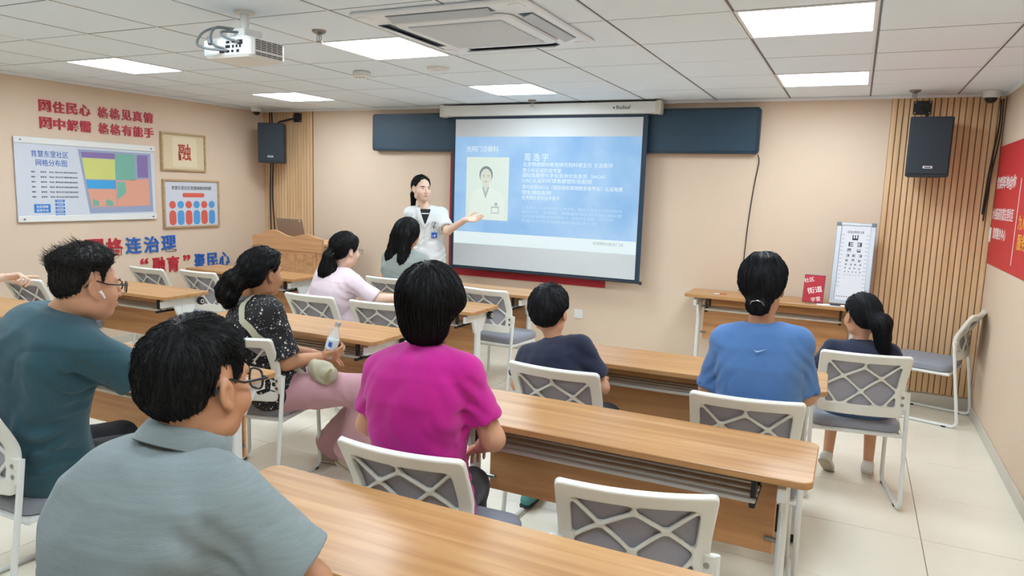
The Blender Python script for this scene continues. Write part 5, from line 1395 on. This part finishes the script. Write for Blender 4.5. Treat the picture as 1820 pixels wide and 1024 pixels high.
# round embroidered emblem over the badge
ring = [tuple(front_pt(pdoc, .655+.05*math.sin(a), -.088+.026*math.cos(a), .014)) for a in [k*math.pi/8 for k in range(16)]]
MB().tube(ring, .0022, 5, True).build('coat_emblem', M_INK, pdoc['root'])
MB().tube([tuple(front_pt(pdoc, t, x, .014)) for t, x in ((.68, -.10), (.665, -.085), (.64, -.095), (.63, -.078), (.60, -.088), (.57, -.082))], .0035, 5).build('coat_emblem', M_INK, pdoc['root'])
MB().tube([tuple(front_pt(pdoc, t, -.087, .016)) for t in (.56, .53, .505)], .002, 5).build('badge_clip', M_STEEL, pdoc['root'])
# ---- pale pink
ppk = person('person in a pale pink shirt and glasses leaning on a desk', (-2.24, -.47, .53), (-2.20, -.50, 1.01), (-2.175, -.45, 1.135), sh=.175, neck_r=.046, fem=True, wa=1.02, hyaw=D(-18), hpitch=D(-6), yaw=D(-8), syaw=D(-14), bow=.05, skin=SKIN_P,
       arms={1: ((-1.90, -.46, .805), (-1.80, -.20, .79)), -1: ((-2.48, -.45, .74), (-2.3, -.22, .79))}, shirt=dict(mat=M_PINKS, sleeve=.97, hem=-.16, amp=.007, sr=(.060, .066), ease=.02), pants=dict(mat=M_TROUSER), shoes=dict(mat=SHOE_D), glasses_m=G_METAL, glasses_kw=dict(wire=.0014),
       hair=dict(th=(.020, .018, .020), line=[(0, .07), (45, .05), (68, .0), (80, -.02), (88, .01), (106, .01), (118, -.05), (150, -.085), (180, -.09)], len=.09, n=1500, spikes=[dict(n=60, where=lambda l: (l[:, 2] < -.10), dir=(.25, .25, -1), len=.09, lift=.05, rad=.002)], rad=.0018, crown=(0, .05, .135), comb=(0, -.5, -.25), h=.0055, box=((-.18, -.25, -.36), (.18, .14, .17)),
                 extra=[dict(fn=lambda p: smin(smin(rc(p, (-.01, -.105, -.01), (-.015, -.135, -.05), .026, .032), rc(p, (-.015, -.13, -.05), (-.03, -.12, -.15), .04, .068), .03), ell(p, (-.04, -.118, -.185), (.075, .045, .06)), .03), k=.02, dir=(-.05, 0, -1))], rough=.004), hbody=.011, hshirt=.009, hand_h=.006, seed=7)
MB().tube([on_head(ppk, -.01+.036*math.cos(a), -.118+.020*math.sin(a), -.022+.014*math.sin(a)) for a in [k*math.pi/7 for k in range(14)]], .005, 6, True).build('hair_tie', M_PRINTW, ppk['root'])
# ---- floral blouse
pfl = person('person in a black floral blouse and pink trousers holding a bottle', (-1.57, -1.77, .535), (-1.67, -1.86, 1.005), (-1.635, -1.81, 1.130), sh=.185, neck_r=.05, fem=True, wa=1.14, wb=1.12, hyaw=D(-10), hpitch=D(-3), yaw=D(-55), syaw=D(-22), bow=.03, skin=SKIN_D, arm_r=1.1,
       arms={1: ((-1.43, -1.87, .69), (-1.315, -1.745, .705)), -1: ((-1.80, -1.70, .70), (-1.52, -1.55, .66))}, hands={1: dict(d=(.62, .58, .12), n=(-.35, .75, .35), curl=(.75, .8, .85, .9), spread=.2, thumb=.8)},
       legs={1: ((-1.04, -1.66, .555), (-1.20, -1.62, .15)), -1: ((-1.13, -1.50, .475), (-1.47, -1.47, .09))}, shirt=dict(mat=M_FLORAL, name='blouse', sleeve=.88, hem=-.2, amp=.008, ease=.022, sr=(.064, .078), neck=.062), pants=dict(mat=M_PINKT, ease=.028, flare=.045, h=.009, amp=.007), shoes=dict(mat=SHOE_B, sole=SHOE_B, dir={1: (.9, .1, 0), -1: (.9, .1, 0)}, pitch={1: -.35}),
       hair=dict(th=(.026, .022, .026), line=LINE_F, len=.08, n=2200, rad=.0016, crown=(0, .06, .135), comb=(0, -.6, -.15), h=.005, jit=.7, box=((-.22, -.28, -.24), (.16, .14, .17)), rough=.006,
                 extra=[dict(fn=lambda p: smin(smin(rc(p, (-.01, -.10, -.0), (-.03, -.15, -.03), .035, .05), rc(p, (-.03, -.15, -.03), (-.06, -.17, -.10), .055, .055), .03), rc(p, (-.06, -.17, -.10), (-.08, -.15, -.16), .05, .025), .03)+.008*vnoise(p*30), k=.03, dir=(-.3, -.3, -1))]), hbody=.009, hshirt=.0075, hand_h=.0042, seed=8)
# sunglasses pushed up on the hair
make_glasses(pfl['root'], pfl['H']-pfl['org']+pfl['R']@np.array([0, -.008, .002]), frame_of(D(-10), D(58)), pfl['hs']*1.22, G_BLACK, rw=.024, rh=.019, wire=.0018, name='sunglasses')
# ---- teal
pte = person('person in a dark teal T-shirt with glasses and a white earbud', (-1.575, -3.05, .545), (-1.47, -2.995, 1.132), (-1.398, -2.935, 1.210), sh=.192, sroll=.042, neck_r=.068, wa=1.3, wb=1.15, hyaw=D(-12), hpitch=D(-6), yaw=D(0), syaw=D(-6), bow=.04, skin=SKIN, arm_r=1.15, head_s=1.07, sh_drop=.148,
       arms={1: ((-1.205, -2.85, .85), (-1.33, -2.58, .79)), -1: ((-1.80, -2.88, .79), (-1.60, -2.57, .79))}, shirt=dict(mat=M_TEAL, sleeve=.80, hem=-.2, amp=.010, ease=.016, sr=(.066, .074), neck=.068), pants=dict(mat=M_TROUSER), shoes=dict(mat=SHOE_D), glasses_m=G_BLACK, glasses_kw=dict(wire=.0024),
       hair=dict(th=(.030, .006, .008), fade=.06, line=LINE_M, len=.05, n=2600, rad=.0012, crown=(0, .0, .12), comb=(0, .25, .25), h=.0045, rough=.004, mat=hair_mat('hair_brown_black', (34, 31, 28)), lift=.0,
                 spikes=[dict(n=420, where=lambda l: (l[:, 2] > .055) & (l[:, 1] < -.02), dir=(0, -.8, .6), len=.032, lift=1.0, rad=.0011), dict(n=260, where=lambda l: (l[:, 2] > .09) & (l[:, 1] >= -.02), dir=(.1, .8, .2), len=.035, lift=.25, rad=.0011)]), hbody=.009, hshirt=.0075, hand_h=.005, seed=9)
MB().tube([on_head(pte, .088, .004, -.008), on_head(pte, .091, .012, -.018), on_head(pte, .090, .020, -.032)], [.0062, .0042, .0036], 8).build('earbud', M_PRINTW, pte['root'])
# ---- grey polo
ppo = person('person in a grey polo shirt and black glasses, nearest the camera', (-.075, -3.70, .53), (-.062, -3.665, 1.08), (-.036, -3.60, 1.186), sh=.163, sroll=.02, neck_r=.062, wa=1.14, wb=1.2, hyaw=D(2), hpitch=D(-4), yaw=D(0), syaw=D(2), bow=.045, skin=SKIN_D, arm_r=1.15, head_s=1.08, sh_drop=.108,
       arms={1: ((.235, -3.575, .80), (.09, -3.50, .64)), -1: ((-.315, -3.60, .78), (-.22, -3.50, .64))}, shirt=dict(mat=M_POLO, rib=False, name='polo_shirt', sleeve=.80, hem=-.2, amp=.0095, ease=.018, sr=(.068, .078), neck=.066), pants=dict(mat=M_TROUSER), shoes=dict(mat=SHOE_D), glasses_m=G_BLACK, glasses_kw=dict(wire=.0026, rw=.026, rh=.021),
       hair=dict(th=(.024, .014, .018), line=LINE_M, fade=.07, len=.02, n=6500, rad=.0007, seg=4, jit=.12, crown=(.01, -.06, .13), comb=(0, .1, -.1), h=.0042, rough=.0025, sx=1.03), hbody=.008, hshirt=.0062, hand_h=.0045, seed=10)
# polo collar: a folded band standing around the neck
def collar(pd, m, r0, h):
    vs = []; fs = []; n = 40; prof = [(-.004, -.012), (.0, .012), (.004, .030), (.010, .036), (.018, .030), (.026, .008), (.032, -.012), (.028, -.015), (.014, .018), (.006, .010)]
    c = pd['nb']; up = unit(pd['H']-V3(0, 0, .05)-c); r = pd['rS']; f = np.cross(up, r); k_ = len(prof)
    for i in range(n+1):
        a = D(28+304*i/n); dirv = r*math.sin(a)+f*math.cos(a); lowf = .5+.5*math.cos(a)
        for dr, dz in prof: vs.append(tuple(c+dirv*(r0+dr)*(1.0 if abs(math.sin(a)) > .5 else 1.0)+up*(h+dz-.020*lowf)+f*(-.004)-pd['org']))
    for i in range(n):
        for j in range(k_): fs.append((i*k_+j, i*k_+(j+1) % k_, (i+1)*k_+(j+1) % k_, (i+1)*k_+j))
    fs.append(tuple(range(k_))); fs.append(tuple(n*k_+j for j in range(k_-1, -1, -1)))
    return MB().add(vs, fs).build('collar', m, pd['root'], smooth=60)
collar(ppo, M_POLO, .072, .038)
MB().tube([on_head(ppo, .082, -.040, .016), on_head(ppo, .083, -.043, .004)], .0055, 8).build('earpiece', M_BLACK, ppo['root'])
# ---- person at the left edge, only the hand is in view
person('person outside the frame whose pointing hand reaches in', (-4.20, -2.50, .53), (-4.16, -2.46, 1.05), (-4.13, -2.41, 1.21), sh=.185, yaw=D(-15), hyaw=D(-30), skin=SKIN_P,
       arms={1: ((-3.80, -2.24, .92), (-3.63, -2.01, .968)), -1: ((-4.4, -2.4, .8), (-4.25, -2.17, .79))}, hands={1: dict(d=(.55, .62, .10), n=(.3, -.35, -.85), curl=(.2, 1.0, 1.1, 1.15), spread=.3, thumb=.6, point=True)}, shirt=dict(mat=M_GREYS, sleeve=.6), pants=dict(mat=M_TROUSER), shoes=dict(mat=SHOE_D),
       hair=dict(n=500, h=.007, rad=.002), hbody=.011, hshirt=.011, hand_h=.0042, seed=12)

# ================================================================== WHAT PEOPLE HOLD
e = empty('water_bottle', (-1.295, -1.70, .695), 0, 'clear plastic water bottle held by the person in the floral blouse', 'bottle')
e.rotation_euler = (D(-8), D(14), 0)
M_PET = glass('bottle_plastic', (.74, .80, .82, 1), .08, .38); M_LABEL = mat('bottle_label', srgb(210, 216, 220), .5)
MB().lathe([(.012, 0), (.030, .004), (.032, .015), (.030, .05), (.032, .085), (.031, .12), (.026, .145), (.014, .172), (.0135, .185)], n=20).build('bottle_body', M_PET, e, smooth=60)
MB().lathe([(.0325, .055), (.0328, .06), (.0328, .105), (.0325, .11)], n=20).build('bottle_label', M_LABEL, e)
MB().box((.012, -.0325, .085), (.022, .002, .025)).build('label_print', M_LETB, e, smooth=0)
MB().lathe([(.0155, .183), (.0160, .186), (.0160, .203), (.0145, .206)], n=18).build('bottle_cap', mat('bottle_cap', srgb(170, 166, 156), .5), e)
e = empty('shoulder_bag', (0, 0, 0), 0, 'cream shoulder bag with a broad strap across the floral blouse', 'bag')
M_BAG = mat('bag_cream', srgb(172, 164, 140), .6, noise=.05, bump=.3, bscale=120)
def bagf(P):
    d = ell(P, (-1.235, -1.795, .64), (.075, .05, .058)); d = smin(d, ell(P, (-1.285, -1.81, .672), (.045, .038, .04)), .04)
    n = vnoise(P*14); return d+.004*n+.003*np.sin(80*(P[:, 0]*.8+P[:, 2]*.3)+5*n)
Vb, Qb = surface_nets(bagf, (-1.40, -1.90, .55), (-1.12, -1.69, .76), .007); link('pouch', mesh_from(Vb, Qb, 'pouch', M_BAG), e)
MB().tube([(-1.17, -1.82, .68), (-1.185, -1.84, .655), (-1.19, -1.845, .62), (-1.185, -1.84, .60)], .006, 6).build('chain', mat('bag_gold', srgb(200, 180, 130), .3, metal=.7), e)
def strap(pts, wd, m, parent, fn):
    """flat band laid on the blouse"""
    P = np.array([tuple(p) for p in fillet(pts, .08, 6)]); vs = []; fs = []
    for it in range(6): P = P-grad(fn, P)*(np.clip(fn(P)-.006, -.05, .05))[:, None]
    N = grad(fn, P); T = np.gradient(P, axis=0); T /= np.linalg.norm(T, axis=1)[:, None]; B = np.cross(T, N)
    for k in range(len(P)):
        for a, b in ((-1, 0), (1, 0), (1, 1), (-1, 1)): vs.append(tuple(P[k]+B[k]*a*wd/2+N[k]*b*.004))
    for k in range(len(P)-1):
        for j in range(4): fs.append((k*4+j, k*4+(j+1) % 4, (k+1)*4+(j+1) % 4, (k+1)*4+j))
    fs += [(0, 1, 2, 3), tuple((len(P)-1)*4+j for j in (3, 2, 1, 0))]
    MB().add(vs, fs).build('strap', m, parent, smooth=50)
def blouse_surf(P):
    d, t = pfl['torso'](P, .03, .028, -.3, .985)
    for sg in (-1, 1): d = smin(d, rc(P, pfl['c7']-pfl['w']*.042+pfl['fS']*.015, pfl['S'][sg]+pfl['w']*.004, .058, .062), .045)
    return d
STRAP = [(-1.634, -1.94, 1.033), (-1.631, -1.943, 1.004), (-1.616, -1.945, 0.947), (-1.579, -1.94, 0.867), (-1.531, -1.927, 0.799), (-1.465, -1.904, 0.743), (-1.383, -1.871, 0.703)]
h_, w_, r_, f_ = pfl['hip'], pfl['w'], pfl['rS'], pfl['fS']; L_ = pfl['ln']
def bp(t, x, y): return h_+w_*t*L_+r_*x+f_*y
strap([bp(.80, -.02, .16), bp(.93, -.05, .08)]+[V3(*p) for p in STRAP]+[bp(.10, .20, .10)], .034, mat('strap_sage', srgb(170, 166, 142), .7), e, blouse_surf)
